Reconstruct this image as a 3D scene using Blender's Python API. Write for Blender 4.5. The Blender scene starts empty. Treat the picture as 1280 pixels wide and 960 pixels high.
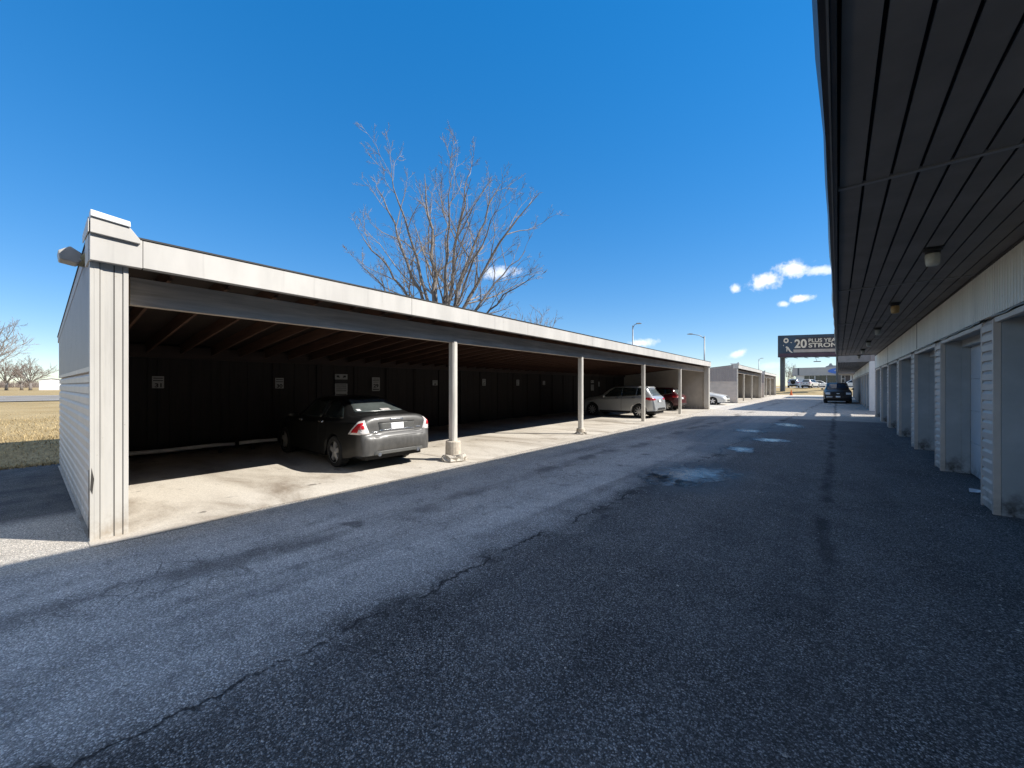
import bpy, math, random
from math import sin, cos, pi, radians, sqrt, atan2
from mathutils import Vector, Matrix, noise
from mathutils.bvhtree import BVHTree

random.seed(7)
SC = bpy.context.scene
COL = SC.collection

# ----------------------------------------------------------------- camera
TH = radians(40.06)
CAM_H = 1.65
FPX = 484.0
cam = bpy.data.objects.new('camera', bpy.data.cameras.new('camera'))
COL.objects.link(cam)
cam.location = (0, 0, CAM_H)
cam.rotation_euler = (pi / 2, 0, TH)
cam.data.sensor_width = 36
cam.data.lens = FPX / 1280 * 36
cam.data.shift_y = 2 / 1280
cam.data.clip_start = 0.05
cam.data.clip_end = 5000
SC.camera = cam

# ----------------------------------------------------------------- node helpers
def sock(nt, target, v):
    if isinstance(v, bpy.types.NodeSocket):
        nt.links.new(v, target)
    elif v is not None:
        if hasattr(target, 'default_value'):
            try:
                target.default_value = v
            except Exception:
                if isinstance(v, (int, float)):
                    target.default_value = (v, v, v)
                else:
                    target.default_value = tuple(v) + (1.0,)


class NT:
    def __init__(s, nt):
        s.nt = nt

    def n(s, t, **kw):
        nd = s.nt.nodes.new(t)
        for k, v in kw.items():
            setattr(nd, k, v)
        return nd

    def math(s, op, a, b=None, c=None, clamp=False):
        nd = s.n('ShaderNodeMath', operation=op, use_clamp=clamp)
        sock(s.nt, nd.inputs[0], a)
        if b is not None: sock(s.nt, nd.inputs[1], b)
        if c is not None: sock(s.nt, nd.inputs[2], c)
        return nd.outputs[0]

    def vmath(s, op, a, b=None, out=0):
        nd = s.n('ShaderNodeVectorMath', operation=op)
        sock(s.nt, nd.inputs[0], a)
        if b is not None: sock(s.nt, nd.inputs[1], b)
        return nd.outputs[out]

    def mix(s, f, a, b, blend='MIX'):
        nd = s.n('ShaderNodeMix', data_type='RGBA', blend_type=blend)
        sock(s.nt, nd.inputs[0], f)
        sock(s.nt, nd.inputs[6], a if not isinstance(a, tuple) or len(a) == 4 else a + (1,))
        sock(s.nt, nd.inputs[7], b if not isinstance(b, tuple) or len(b) == 4 else b + (1,))
        return nd.outputs[2]

    def rng(s, v, a, b, c=0.0, d=1.0, smooth=True):
        nd = s.n('ShaderNodeMapRange', interpolation_type='SMOOTHSTEP' if smooth else 'LINEAR')
        sock(s.nt, nd.inputs[0], v)
        for i, x in enumerate((a, b, c, d)):
            nd.inputs[i + 1].default_value = x
        return nd.outputs[0]

    def noise(s, vec, scale, detail=4, rough=0.55, dist=0.0):
        nd = s.n('ShaderNodeTexNoise')
        sock(s.nt, nd.inputs['Vector'], vec)
        nd.inputs['Scale'].default_value = scale
        nd.inputs['Detail'].default_value = detail
        nd.inputs['Roughness'].default_value = rough
        nd.inputs['Distortion'].default_value = dist
        return nd.outputs[0]

    def voro(s, vec, scale, feature='F1', out='Distance'):
        nd = s.n('ShaderNodeTexVoronoi', feature=feature)
        sock(s.nt, nd.inputs['Vector'], vec)
        nd.inputs['Scale'].default_value = scale
        return nd.outputs[out]

    def obj(s):
        return s.n('ShaderNodeTexCoord').outputs['Object']

    def xyz(s, v):
        nd = s.n('ShaderNodeSeparateXYZ')
        sock(s.nt, nd.inputs[0], v)
        return nd.outputs

    def comb(s, x=0, y=0, z=0):
        nd = s.n('ShaderNodeCombineXYZ')
        for i, q in enumerate((x, y, z)):
            sock(s.nt, nd.inputs[i], q)
        return nd.outputs[0]

    def scalev(s, v, sc):
        return s.vmath('MULTIPLY', v, sc)

    def bump(s, h, strength=0.3, dist=0.01):
        nd = s.n('ShaderNodeBump')
        nd.inputs['Strength'].default_value = strength
        nd.inputs['Distance'].default_value = dist
        sock(s.nt, nd.inputs['Height'], h)
        return nd.outputs[0]


def newmat(name):
    m = bpy.data.materials.new(name)
    m.use_nodes = True
    b = m.node_tree.nodes['Principled BSDF']
    return m, NT(m.node_tree), b


def paint(name, col, rough=0.6, var=0.12, scale=3.0, bump=0.0, bscale=60, spec=0.4, metal=0.0, streak=False, dirt=None, coat=0.0):
    m, t, b = newmat(name)
    o = t.obj()
    v = t.scalev(o, (1, 1, 0.25)) if streak else o
    n1 = t.noise(v, scale, 5, 0.6)
    lo = tuple(c * (1 - var) for c in col)
    hi = tuple(min(1, c * (1 + var)) for c in col)
    c = t.mix(t.rng(n1, 0.3, 0.7), lo, hi)
    if streak:
        run = t.noise(t.scalev(o, (9, 9, .35)), 1.0, 5, .7)
        c = t.mix(t.rng(run, .55, .74, 0, .38), c, tuple(q * .62 for q in col))
        spot = t.noise(o, 17, 3, .6)
        c = t.mix(t.rng(spot, .70, .76, 0, .5), c, (.30, .25, .19))
    if dirt:
        z = t.xyz(o)[2]
        f = t.math('MULTIPLY', t.rng(z, 0.0, dirt[1], 1, 0), t.rng(t.noise(o, 6, 5, .7), .35, .7))
        c = t.mix(f, c, dirt[0])
    sock(t.nt, b.inputs['Base Color'], c)
    b.inputs['Roughness'].default_value = rough
    b.inputs['Specular IOR Level'].default_value = spec
    b.inputs['Metallic'].default_value = metal
    b.inputs['Coat Weight'].default_value = coat
    b.inputs['Coat Roughness'].default_value = 0.12
    if bump:
        sock(t.nt, b.inputs['Normal'], t.bump(t.noise(o, bscale, 4), bump, 0.01))
    return m


def wood(name, col, var=0.35, axis=1, rough=0.75, scale=7):
    m, t, b = newmat(name)
    o = t.obj()
    s = [14, 14, 14]; s[axis] = 1.0
    n1 = t.noise(t.scalev(o, tuple(s)), scale / 7, 6, 0.65, 0.4)
    n2 = t.noise(o, 1.3, 3)
    lo = tuple(c * (1 - var) for c in col)
    hi = tuple(min(1, c * (1 + var)) for c in col)
    c = t.mix(t.rng(n1, 0.3, 0.7), lo, hi)
    c = t.mix(t.rng(n2, .3, .75, 0, .35), c, tuple(x * .55 for x in col))
    sock(t.nt, b.inputs['Base Color'], c)
    b.inputs['Roughness'].default_value = rough
    sock(t.nt, b.inputs['Normal'], t.bump(n1, 0.25, 0.01))
    return m


M = {}
M['trim'] = paint('beige_paint', (.53, .505, .46), .55, .08, 2.6, .05, 40, streak=True, dirt=((.36, .31, .25), .45))
M['fascia'] = paint('fascia_metal', (.55, .525, .485), .5, .09, 2.2, .03, 8, streak=True)
M['siding'] = paint('lap_siding_vinyl', (.60, .515, .44), .5, .06, 2.5, .05, 120, dirt=((.30, .27, .23), .5))
M['ribbed'] = paint('ribbed_siding', (.35, .31, .295), .5, .05, 2.5, .03, 60)
M['frieze'] = paint('frieze_siding', (.80, .77, .69), .5, .08, 1.6, .03, 60, streak=True)
M['jamb'] = paint('jamb_paint', (.42, .425, .415), .55, .10, 2.0, .06, 30, dirt=((.05, .045, .04), .5))
M['door'] = paint('garage_door_paint', (.62, .63, .63), .5, .06, 1.5, .04, 90, dirt=((.2, .2, .19), .35))
M['soffit'] = paint('soffit_brown_metal', (.215, .195, .178), .6, .14, 1.4, .02, 30, spec=.25)
M['soffit_gap'] = paint('soffit_groove', (.012, .012, .012), .8, .1)
M['soffit_edge'] = paint('soffit_channel', (.24, .23, .22), .45, .1)
M['gutter'] = paint('dark_gutter', (.055, .05, .05), .4, .15, 3, spec=.5)
M['roof'] = paint('roof_shingle', (.10, .095, .09), .9, .3, 20, .3, 40)
M['drip'] = paint('drip_edge', (.03, .03, .03), .6, .2)
M['beam'] = wood('beam_weathered_grey', (.52, .45, .375), .22, 1)
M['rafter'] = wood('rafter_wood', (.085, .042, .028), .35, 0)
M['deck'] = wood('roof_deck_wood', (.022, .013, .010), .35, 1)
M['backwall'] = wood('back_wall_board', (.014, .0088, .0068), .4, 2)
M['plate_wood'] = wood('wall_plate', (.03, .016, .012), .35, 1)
M['inner'] = paint('inner_wall_beige', (.50, .46, .40), .7, .08, 2, .05, 40, dirt=((.2, .16, .12), .5))
M['seam'] = paint('panel_seam', (.05, .045, .04), .8, .1)
M['post'] = wood('post_peeling_white', (.62, .59, .53), .22, 2)
M['rail'] = paint('white_rail', (.62, .61, .58), .5, .1, 4)
M['light_base'] = paint('light_base', (.02, .02, .02), .5, .2)
M['lens'] = paint('ribbed_glass', (.55, .53, .45), .25, .1, 20, .1, 30)
M['lens_amber'] = paint('amber_glass', (.42, .27, .11), .3, .15, 20, .1, 30)
M['lens_grey'] = paint('grey_glass', (.36, .37, .36), .3, .1, 20)
M['sign'] = paint('sign_white', (.32, .32, .31), .5, .08, 8)
M['black'] = paint('black_ink', (.012, .012, .012), .6, .1)
M['white'] = paint('white_paint', (.78, .78, .76), .45, .05, 3)
M['flood'] = paint('flood_housing', (.42, .40, .37), .45, .1, 5)
M['olive'] = paint('flood_bracket', (.20, .19, .12), .5, .15, 8)
M['steel_dark'] = paint('dark_steel', (.07, .08, .09), .5, .15, 3, spec=.4)
M['steel'] = paint('galvanised_steel', (.28, .29, .30), .45, .1, 3, metal=.3)
# cars
M['c_grey'] = paint('car_dark_grey', (.034, .035, .034), .5, .05, 3, coat=.12, spec=.3, dirt=((.055, .05, .045), .7))
def lit_rear_grey():  # sunlit rear and shaded flanks painted into the body colour
    m, t, b = newmat('car_dark_grey_lit_rear')
    o = t.obj()
    x, y, z = t.xyz(o)
    d = t.math('MULTIPLY', t.rng(x, -2.36, -2.12, 1, 0), t.rng(t.noise(t.scalev(o, (1, 1, .4)), 9, 5, .65), .2, .75, .55, 1))
    sock(t.nt, b.inputs['Base Color'], t.mix(d, (.009, .0092, .0092), (.105, .102, .097)))
    b.inputs['Roughness'].default_value = .42
    b.inputs['Specular IOR Level'].default_value = .3
    b.inputs['Coat Weight'].default_value = .12
    b.inputs['Coat Roughness'].default_value = .15
    return m


M['c_grey'] = lit_rear_grey()
M['c_silver'] = paint('car_silver', (.50, .51, .51), .3, .03, 3, coat=1.0, metal=.45)
M['c_red'] = paint('car_red', (.06, .004, .009), .3, .04, 3, coat=1.0)
M['c_white'] = paint('car_white', (.62, .61, .57), .3, .03, 3, coat=1.0)
M['c_black'] = paint('car_black', (.010, .010, .012), .38, .05, 3, coat=.25)
M['c_blue'] = paint('car_pale_blue', (.42, .50, .58), .3, .04, 3, coat=1.0)
M['c_glass'] = paint('car_glass', (.014, .018, .018), .06, .05, 3, spec=.6)
M['c_glass_rear'] = paint('car_glass_grey', (.075, .088, .086), .22, .15, 5, spec=.6)  # rear glass, greyer and rougher than the other windows
M['c_glass_blue'] = paint('windscreen', (.02, .035, .06), .05, .05, 3, spec=.8)
M['tyre'] = paint('tyre', (.018, .018, .018), .85, .15, 20)
M['rim'] = paint('alloy_rim', (.55, .55, .55), .3, .05, 5, metal=.6)
M['dark'] = paint('dark_plastic', (.015, .015, .015), .7, .1)
M['chrome'] = paint('chrome', (.75, .75, .75), .15, .02, 5, metal=.9)
M['lamp_red'] = paint('lamp_red', (.50, .012, .02), .12, .1, 30, spec=.6, coat=1)
M['lamp_clear'] = paint('lamp_clear', (.70, .66, .64), .12, .05, 30, spec=.6, coat=1)
M['lamp_front'] = paint('lamp_front', (.55, .58, .6), .1, .1, 30, spec=.7, coat=1)
M['valance'] = paint('bumper_valance', (.10, .10, .095), .4, .1, 5)
M['plate'] = paint('plate_white', (.80, .80, .80), .4, .03, 20)
M['bark'] = paint('bark', (.20, .175, .155), .9, .3, 8, .2, 30)
M['twig'] = paint('twig', (.30, .255, .215), .9, .25, 3)
M['twig_far'] = paint('twig_far', (.21, .17, .145), .9, .25, 1)
M['orange'] = paint('orange_plastic', (.65, .14, .03), .5, .1)
M['rubble'] = paint('rubble_concrete', (.46, .42, .36), .9, .3, 12, .5, 25)
M['sleeve'] = paint('concrete_sleeve', (.50, .44, .36), .85, .2, 6, .25, 40)
M['grit'] = paint('loose_grit', (.42, .40, .37), .9, .5, 60)
M['paper'] = paint('paper', (.7, .72, .75), .6, .05)


# ---- asphalt of the lane
def asphalt():
    m, t, b = newmat('lane_asphalt')
    o = t.obj()
    X, Y, Z = t.xyz(o)
    big = t.noise(t.scalev(o, (1, .25, 1)), .55, 5, .6)
    med = t.noise(o, 2.2, 5, .6)
    wob = t.math('MULTIPLY', t.math('SUBTRACT', t.noise(t.comb(0, Y, 0), .55, 5, .62), .5), .9)
    xs = t.math('ADD', t.math('ADD', X, 2.47), t.math('ADD', wob, t.math('MULTIPLY', t.math('SUBTRACT', Y, 4), -.03)))
    # light worn strip on the carport side, darker coarser lane middle
    zone = t.rng(t.math('ADD', xs, t.math('MULTIPLY', t.math('SUBTRACT', big, .5), 1.6)), -.55, .35)
    farfade = t.rng(Y, 6, 16, 0, .8)
    lightc = t.mix(farfade, (.45, .425, .395), (.23, .215, .20))
    c = t.mix(zone, lightc, (.125, .12, .115))
    # tyre-polished tracks, blotches and grime running along the lane
    trk = t.noise(t.scalev(o, (2.1, .09, 1)), 1.0, 5, .6, .3)
    c = t.mix(t.rng(trk, .45, .75, 0, .45), c, (.05, .05, .052))
    blot = t.noise(o, 3.6, 6, .7)
    c = t.mix(t.rng(blot, .50, .72, 0, .40), c, (.045, .043, .043))
    drip = t.rng(t.noise(t.scalev(o, (1, 1, 1)), 1.9, 2, .4), .70, .76, 0, .55)
    c = t.mix(drip, c, (.025, .025, .027))
    # tyre-worn tones
    c = t.mix(t.rng(big, .35, .7, .25, 0), c, (.03, .03, .032))
    c = t.mix(t.rng(med, .45, .75, 0, .25), c, (.30, .28, .26))
    # gravelly edge next to the carport, painted paler to look sunlit
    edge = t.rng(t.math('ADD', X, t.math('MULTIPLY', t.math('SUBTRACT', med, .5), .8)), -5.75, -5.2, 1, 0)
    c = t.mix(t.math('MULTIPLY', edge, .9), c, (.43, .38, .315))
    cross = t.math('MULTIPLY', t.rng(Y, 23.2, 24.3), t.rng(X, -6.5, 3.5, 1, 1))
    c = t.mix(t.math('MULTIPLY', cross, t.rng(med, .3, .7, .6, .9)), c, (.40, .355, .30))  # paler from the sunlit strip onward, its brightness painted into the colour
    yard = t.math('MULTIPLY', t.rng(X, -7.3, -7.9), t.rng(Y, .8, .2))
    c = t.mix(t.math('MULTIPLY', yard, t.rng(med, .25, .7, 1, .8)), c, (.05, .049, .049))
    # aggregate
    v1c = t.voro(o, 118, 'F1', 'Color'); v1 = t.xyz(v1c)
    v1d = t.voro(o, 118, 'F1', 'Distance')
    v2c = t.xyz(t.voro(o, 210, 'F1', 'Color'))
    amp = t.math('MULTIPLY', t.math('MULTIPLY_ADD', zone, .45, .55), t.rng(Y, 7, 26, 1, .22))
    g = t.math('MULTIPLY_ADD', t.math('POWER', v1[0], 3.0), 2.0, .5)
    g = t.math('MULTIPLY_ADD', t.math('SUBTRACT', g, 1.0), amp, 1.0)
    c = t.mix(1.0, c, t.comb(g, g, g), 'MULTIPLY')
    g2 = t.math('MULTIPLY_ADD', t.math('MULTIPLY_ADD', v2c[0], .9, -.45), amp, 1.0)
    c = t.mix(1.0, c, t.comb(g2, g2, g2), 'MULTIPLY')
    c = t.mix(1.0, c, (1.32, 1.35, 1.39), 'MULTIPLY')
    spk = t.math('MULTIPLY', t.rng(v1[1], .90, .93), t.rng(v1d, .0, .45, 1, 0))
    spk = t.math('MULTIPLY', spk, t.rng(t.noise(o, 1.4, 3), .38, .62, .35, 1))
    spk = t.math('MULTIPLY', spk, t.rng(Y, 7, 22, 1, .1))
    c = t.mix(t.math('MULTIPLY', spk, .9), c, (.72, .71, .69))
    v3 = t.xyz(t.voro(o, 62, 'F1', 'Color')); v3d = t.voro(o, 62, 'F1', 'Distance')
    grit = t.math('MULTIPLY', t.rng(v3[1], .93, .95), t.rng(v3d, .12, .34, 1, 0))
    grit = t.math('MULTIPLY', grit, t.math('MAXIMUM', t.rng(t.noise(o, .8, 3), .5, .66, .1, 1), t.rng(X, .7, 1.3)))
    c = t.mix(t.math('MULTIPLY', grit, .85), c, (.55, .54, .52))
    coarse = t.rng(t.noise(o, 1.1, 4, .6), .40, .62)
    # dark gaps between stones
    c = t.mix(t.math('MULTIPLY', t.math('MULTIPLY', t.rng(v1d, .40, .72, 0, .8), t.math('MULTIPLY_ADD', coarse, .6, .4)), amp), c, (.012, .011, .011))
    # seam cracks
    def crack(dist, w, soft=1.0):
        return t.rng(t.math('ABSOLUTE', dist), w * .35, w * (1 + soft), 1, 0)
    fine = t.math('MULTIPLY', t.math('SUBTRACT', t.noise(o, 5, 4, .7), .5), .22)
    xs1 = t.math('ADD', xs, fine)
    k1 = t.math('MULTIPLY', crack(xs1, .010, 1.4), t.rng(t.noise(o, 1.5, 5, .7), .36, .48))
    k1b = t.math('MULTIPLY', crack(xs1, .09, 1.5), t.rng(t.noise(o, 1.1, 5, .7), .50, .60, 0, .8))
    xr = t.math('ADD', t.math('ADD', X, .12), t.math('MULTIPLY', t.math('SUBTRACT', t.noise(t.comb(3, Y, 0), .8, 4), .5), .35))
    k2 = t.math('MULTIPLY', crack(t.math('ADD', xr, fine), .045, 1.6), t.rng(t.noise(o, 1.3, 4, .7), .34, .58, 0, .85))
    k2 = t.math('MULTIPLY', k2, t.rng(Y, 2, 6, .2, 1))
    xl = t.math('ADD', t.math('ADD', X, 4.25), t.math('MULTIPLY', t.math('SUBTRACT', t.noise(t.comb(7, Y, 0), .5, 4), .5), 1.3))
    k3 = t.math('MULTIPLY', crack(t.math('ADD', xl, fine), .10, 1.6), t.rng(t.noise(o, .8, 3), .42, .56, 0, .55))
    vd = t.voro(t.vmath('ADD', o, t.comb(t.math('MULTIPLY', t.noise(o, 2.2, 7, .7), 1.3), t.math('MULTIPLY', t.noise(t.scalev(o, (1, -1, 1)), 2.2, 7, .7), 1.3), 0)), .5, 'DISTANCE_TO_EDGE')
    k4 = t.math('MULTIPLY', t.rng(vd, .003, .010, 1, 0), t.rng(t.noise(o, .28, 3), .56, .66, 0, .5))
    vd2 = t.voro(t.vmath('ADD', o, t.comb(t.math('MULTIPLY', t.noise(o, 4, 4), .3), 0, 0)), 3.2, 'DISTANCE_TO_EDGE')
    k5 = t.math('MULTIPLY', t.rng(vd2, .008, .03, 1, 0), t.math('MULTIPLY', t.rng(X, -5.4, -5.0), t.rng(X, -3.3, -2.7, 1, 0)))
    k5 = t.math('MULTIPLY', k5, t.rng(t.noise(t.scalev(o, (1, .5, 1)), .55, 3), .56, .66, 0, .5))
    kk = k1
    for q in (k1b, k2, k3, k4, k5):
        kk = t.math('MAXIMUM', kk, q)
    c = t.mix(t.math('MULTIPLY', kk, .86), c, (.012, .012, .014))
    # damp darker areas round the low spots
    wet = None
    for (px, py, r) in ((-2.15, 7.6, 1.5), (-3.0, 14.2, 2.0), (-2.5, 11.2, .9), (-2.4, 18.2, 2.0)):
        d = t.math('SQRT', t.math('ADD', t.math('POWER', t.math('SUBTRACT', X, px), 2), t.math('POWER', t.math('MULTIPLY', t.math('SUBTRACT', Y, py), .6), 2)))
        d = t.math('ADD', d, t.math('MULTIPLY', t.math('SUBTRACT', med, .5), .9))
        w = t.rng(d, r * .45, r * .8, 1, 0)
        wet = w if wet is None else t.math('MAXIMUM', wet, w)
    c = t.mix(t.math('MULTIPLY', wet, .45), c, (.03, .032, .036))
    sock(t.nt, b.inputs['Base Color'], c)
    sock(t.nt, b.inputs['Roughness'], t.math('MULTIPLY_ADD', wet, -.25, .82))
    b.inputs['Specular IOR Level'].default_value = .3
    h = t.math('ADD', t.math('MULTIPLY', v1d, -1.0), t.math('MULTIPLY', kk, -2.0))
    h = t.math('ADD', h, t.math('MULTIPLY', v1[2], .6))
    sock(t.nt, b.inputs['Normal'], t.bump(h, .75, .008))
    return m


def concrete(name, col, stain=(.20, .155, .11), sl=.45):
    m, t, b = newmat(name)
    o = t.obj()
    big = t.noise(t.scalev(o, (.5, 1, 1)), .7, 6, .65, .6)
    fine = t.noise(o, 35, 4, .7)
    v = t.xyz(t.voro(o, 120, 'F1', 'Color'))[0]
    c = t.mix(t.rng(big, .41, .78), col, stain)
    c = t.mix(t.rng(big, .2, .42, sl, 0), c, (.78, .73, .64))
    g = t.math('ADD', t.math('MULTIPLY_ADD', fine, .5, .6), t.math('MULTIPLY', v, .3))
    c = t.mix(1.0, c, t.comb(g, g, g), 'MULTIPLY')
    spots = t.math('MULTIPLY', t.rng(t.noise(o, 2.6, 4, .6), .63, .72), .7)
    c = t.mix(spots, c, (.09, .075, .06))
    Yc = t.xyz(o)[1]
    j = t.rng(t.math('ABSOLUTE', t.math('SUBTRACT', t.math('MODULO', t.math('ADD', Yc, 90.0), 5.86), 2.0)), .006, .02, 1, 0)
    c = t.mix(t.math('MULTIPLY', j, .7), c, (.05, .045, .04))
    sock(t.nt, b.inputs['Base Color'], c)
    b.inputs['Roughness'].default_value = .85
    sock(t.nt, b.inputs['Normal'], t.bump(fine, .3, .006))
    return m


def drygrass():
    m, t, b = newmat('dry_lawn')
    o = t.obj()
    n1 = t.noise(o, .35, 5, .65)
    n2 = t.noise(t.scalev(o, (1, 2.2, 1)), 9, 5, .7)
    c = t.mix(t.rng(n1, .3, .7), (.40, .28, .11), (.52, .39, .19))
    c = t.mix(t.rng(n2, .35, .7, .6, 0), c, (.14, .10, .05))
    c = t.mix(t.rng(t.noise(o, .9, 3), .55, .75, 0, .35), c, (.16, .16, .07))
    sock(t.nt, b.inputs['Base Color'], c)
    b.inputs['Roughness'].default_value = .95
    sock(t.nt, b.inputs['Normal'], t.bump(n2, .6, .05))
    return m


def water():
    m, t, b = newmat('puddle_water')
    o = t.obj()
    tc = t.n('ShaderNodeTexCoord').outputs['Generated']
    gx, gy, gz_ = t.xyz(tc)
    r = t.math('SQRT', t.math('ADD', t.math('POWER', t.math('MULTIPLY_ADD', gx, 2.0, -1.0), 2), t.math('POWER', t.math('MULTIPLY_ADD', gy, 2.0, -1.0), 2)))
    n1 = t.noise(o, 4.5, 6, .65)
    n2 = t.noise(o, 2.0, 4, .6)
    q = t.math('ADD', r, t.math('MULTIPLY', t.math('SUBTRACT', n1, .5), 1.7))
    sock(t.nt, b.inputs['Base Color'], t.mix(t.rng(n2, .35, .65), (.10, .10, .10), (.17, .165, .16)))
    sock(t.nt, b.inputs['Roughness'], t.rng(q, .0, .8, .14, .5))
    sock(t.nt, b.inputs['Alpha'], t.rng(q, .45, 1.0, .8, 0))
    b.inputs['Specular IOR Level'].default_value = .5
    return m


M['asphalt'] = asphalt()
M['concrete'] = concrete('carport_concrete', (.56, .51, .435))
M['lot'] = concrete('pale_pavement', (.60, .55, .47), (.32, .29, .25))
M['drygrass'] = drygrass()
M['water'] = water()
M['road'] = paint('highway_asphalt', (.24, .225, .205), 1.0, .15, .3, spec=.05)
M['blade'] = paint('dry_blade', (.40, .30, .15), .9, .35, 2.0)
M['showroom'] = paint('grey_metal_band', (.36, .36, .35), .5, .06, 1)
M['showroom_glass'] = paint('showroom_glass', (.02, .025, .03), .08, .1, 2, spec=.7)
M['blue'] = paint('blue_sign', (.06, .16, .50), .4, .1, 3)
M['navy'] = paint('billboard_navy', (.030, .030, .042), .5, .2, .6)
M['teal'] = paint('billboard_teal', (.024, .05, .085), .5, .2, .6)
M['maroon'] = paint('billboard_maroon', (.085, .045, .065), .5, .15, .8)
M['cream'] = paint('billboard_cream', (.62, .57, .48), .5, .05, 1)
M['band'] = paint('billboard_band', (.36, .32, .29), .5, .15, 1)
M['white_wall'] = paint('white_wall', (.75, .75, .74), .6, .04, 1)

# ----------------------------------------------------------------- mesh helpers
class MB:
    def __init__(s):
        s.v = []; s.f = []

    def add(s, vs, fs):
        o = len(s.v)
        s.v += [tuple(p) for p in vs]
        s.f += [tuple(i + o for i in f) for f in fs]
        return s

    def box(s, x0, x1, y0, y1, z0, z1):
        vs = [(x, y, z) for z in (z0, z1) for y in (y0, y1) for x in (x0, x1)]
        return s.add(vs, [(0, 2, 3, 1), (4, 5, 7, 6), (0, 1, 5, 4), (2, 6, 7, 3), (0, 4, 6, 2), (1, 3, 7, 5)])

    def quad(s, *p):
        return s.add(p, [tuple(range(len(p)))])

    def prism(s, pts, axis, a0, a1):
        """pts: 2D polygon in the two other axes (in order), extruded along axis."""
        def mk(p, a):
            q = list(p); q.insert(axis, a); return tuple(q)
        n = len(pts)
        vs = [mk(p, a0) for p in pts] + [mk(p, a1) for p in pts]
        fs = [tuple(range(n)), tuple(range(2 * n - 1, n - 1, -1))]
        fs += [(i, n + i, n + (i + 1) % n, (i + 1) % n) for i in range(n)]
        return s.add(vs, fs)

    def path(s, pts, rad, n=6, cap=True):
        pts = [Vector(p) for p in pts]
        vs = []; fs = []
        prev = None
        for i, p in enumerate(pts):
            d = (pts[min(i + 1, len(pts) - 1)] - pts[max(i - 1, 0)])
            if d.length < 1e-9: d = Vector((0, 0, 1))
            d.normalize()
            if prev is None:
                u = d.orthogonal().normalized()
            else:
                u = prev - d * prev.dot(d)
                u = u.normalized() if u.length > 1e-6 else d.orthogonal().normalized()
            prev = u
            w = d.cross(u)
            r = rad[i] if not isinstance(rad, (int, float)) else rad
            for k in range(n):
                a = 2 * pi * k / n
                vs.append(p + u * (r * cos(a)) + w * (r * sin(a)))
        for i in range(len(pts) - 1):
            for k in range(n):
                fs.append((i * n + k, i * n + (k + 1) % n, (i + 1) * n + (k + 1) % n, (i + 1) * n + k))
        if cap:
            fs.append(tuple(range(n - 1, -1, -1)))
            fs.append(tuple((len(pts) - 1) * n + k for k in range(n)))
        return s.add(vs, fs)

    def lathe(s, prof, n=16, c=(0, 0, 0), axis=2, cap=True):
        vs = []; fs = []
        for (r, h) in prof:
            for k in range(n):
                a = 2 * pi * k / n
                q = [r * cos(a), r * sin(a)]
                q.insert(axis, h)
                vs.append((q[0] + c[0], q[1] + c[1], q[2] + c[2]))
        m = len(prof)
        for i in range(m - 1):
            for k in range(n):
                fs.append((i * n + k, i * n + (k + 1) % n, (i + 1) * n + (k + 1) % n, (i + 1) * n + k))
        if cap:
            fs.append(tuple(range(n - 1, -1, -1)))
            fs.append(tuple((m - 1) * n + k for k in range(n)))
        return s.add(vs, fs)

    def build(s, name, mat, parent=None, smooth=False, bevel=0, label=None, fix=True):
        me = bpy.data.meshes.new(name)
        me.from_pydata(s.v, [], s.f)
        if fix:
            import bmesh
            bm = bmesh.new(); bm.from_mesh(me)
            bmesh.ops.recalc_face_normals(bm, faces=bm.faces)
            bm.to_mesh(me); bm.free()
        me.materials.append(M[mat] if isinstance(mat, str) else mat)
        if smooth:
            me.polygons.foreach_set('use_smooth', [True] * len(me.polygons))
        me.update()
        ob = bpy.data.objects.new(name, me)
        COL.objects.link(ob)
        if parent: ob.parent = parent
        if bevel:
            md = ob.modifiers.new('bevel', 'BEVEL')
            md.width = bevel; md.segments = 2; md.limit_method = 'ANGLE'
        if label: ob['label'] = label
        return ob


def thing(name, label, cat, loc=(0, 0, 0), rz=0.0, group=None):
    o = bpy.data.objects.new(name, None)
    COL.objects.link(o)
    o.empty_display_size = .2
    o.location = loc; o.rotation_euler = (0, 0, rz)
    tag(o, label, cat, group)
    return o


def tag(o, label, cat, group=None):
    o['label'] = label; o['category'] = cat
    if group: o['group'] = group
    return o


def struct(o, kind='structure'):
    o['kind'] = kind
    return o


def dup(o, parent=None, **kw):
    c = o.copy(); COL.objects.link(c)
    if parent: c.parent = parent
    for k, v in kw.items(): setattr(c, k, v)
    for ch in list(o.children):
        dup(ch, c)
    return c


def text_mesh(s, size=1.0, bold=0.0, sx=1.0):
    cu = bpy.data.curves.new('lettering', 'FONT')
    cu.body = s; cu.size = size; cu.align_x = 'LEFT'; cu.offset = bold
    ob = bpy.data.objects.new('lettering', cu)
    COL.objects.link(ob)
    dg = bpy.context.evaluated_depsgraph_get()
    dg.update()
    me = ob.evaluated_get(dg).to_mesh()
    vs = [(v.co.x * sx, v.co.y) for v in me.vertices]
    fs = [tuple(p.vertices) for p in me.polygons]
    ob.evaluated_get(dg).to_mesh_clear()
    bpy.data.objects.remove(ob); bpy.data.curves.remove(cu)
    return vs, fs


# ----------------------------------------------------------------- light and sky
SUN_AZ = atan2(.82, .57)          # from +Y towards +X
SUN_EL = radians(39.8)
sun = bpy.data.objects.new('sun', bpy.data.lights.new('sun', 'SUN'))
COL.objects.link(sun)
sd = Vector((sin(SUN_AZ) * cos(SUN_EL), cos(SUN_AZ) * cos(SUN_EL), sin(SUN_EL)))
sun.rotation_euler = sd.to_track_quat('Z', 'Y').to_euler()
sun.location = sd * 60
sun.data.energy = 2.85
sun.data.angle = radians(.5)
sun.data.color = (1, .955, .88)

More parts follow.
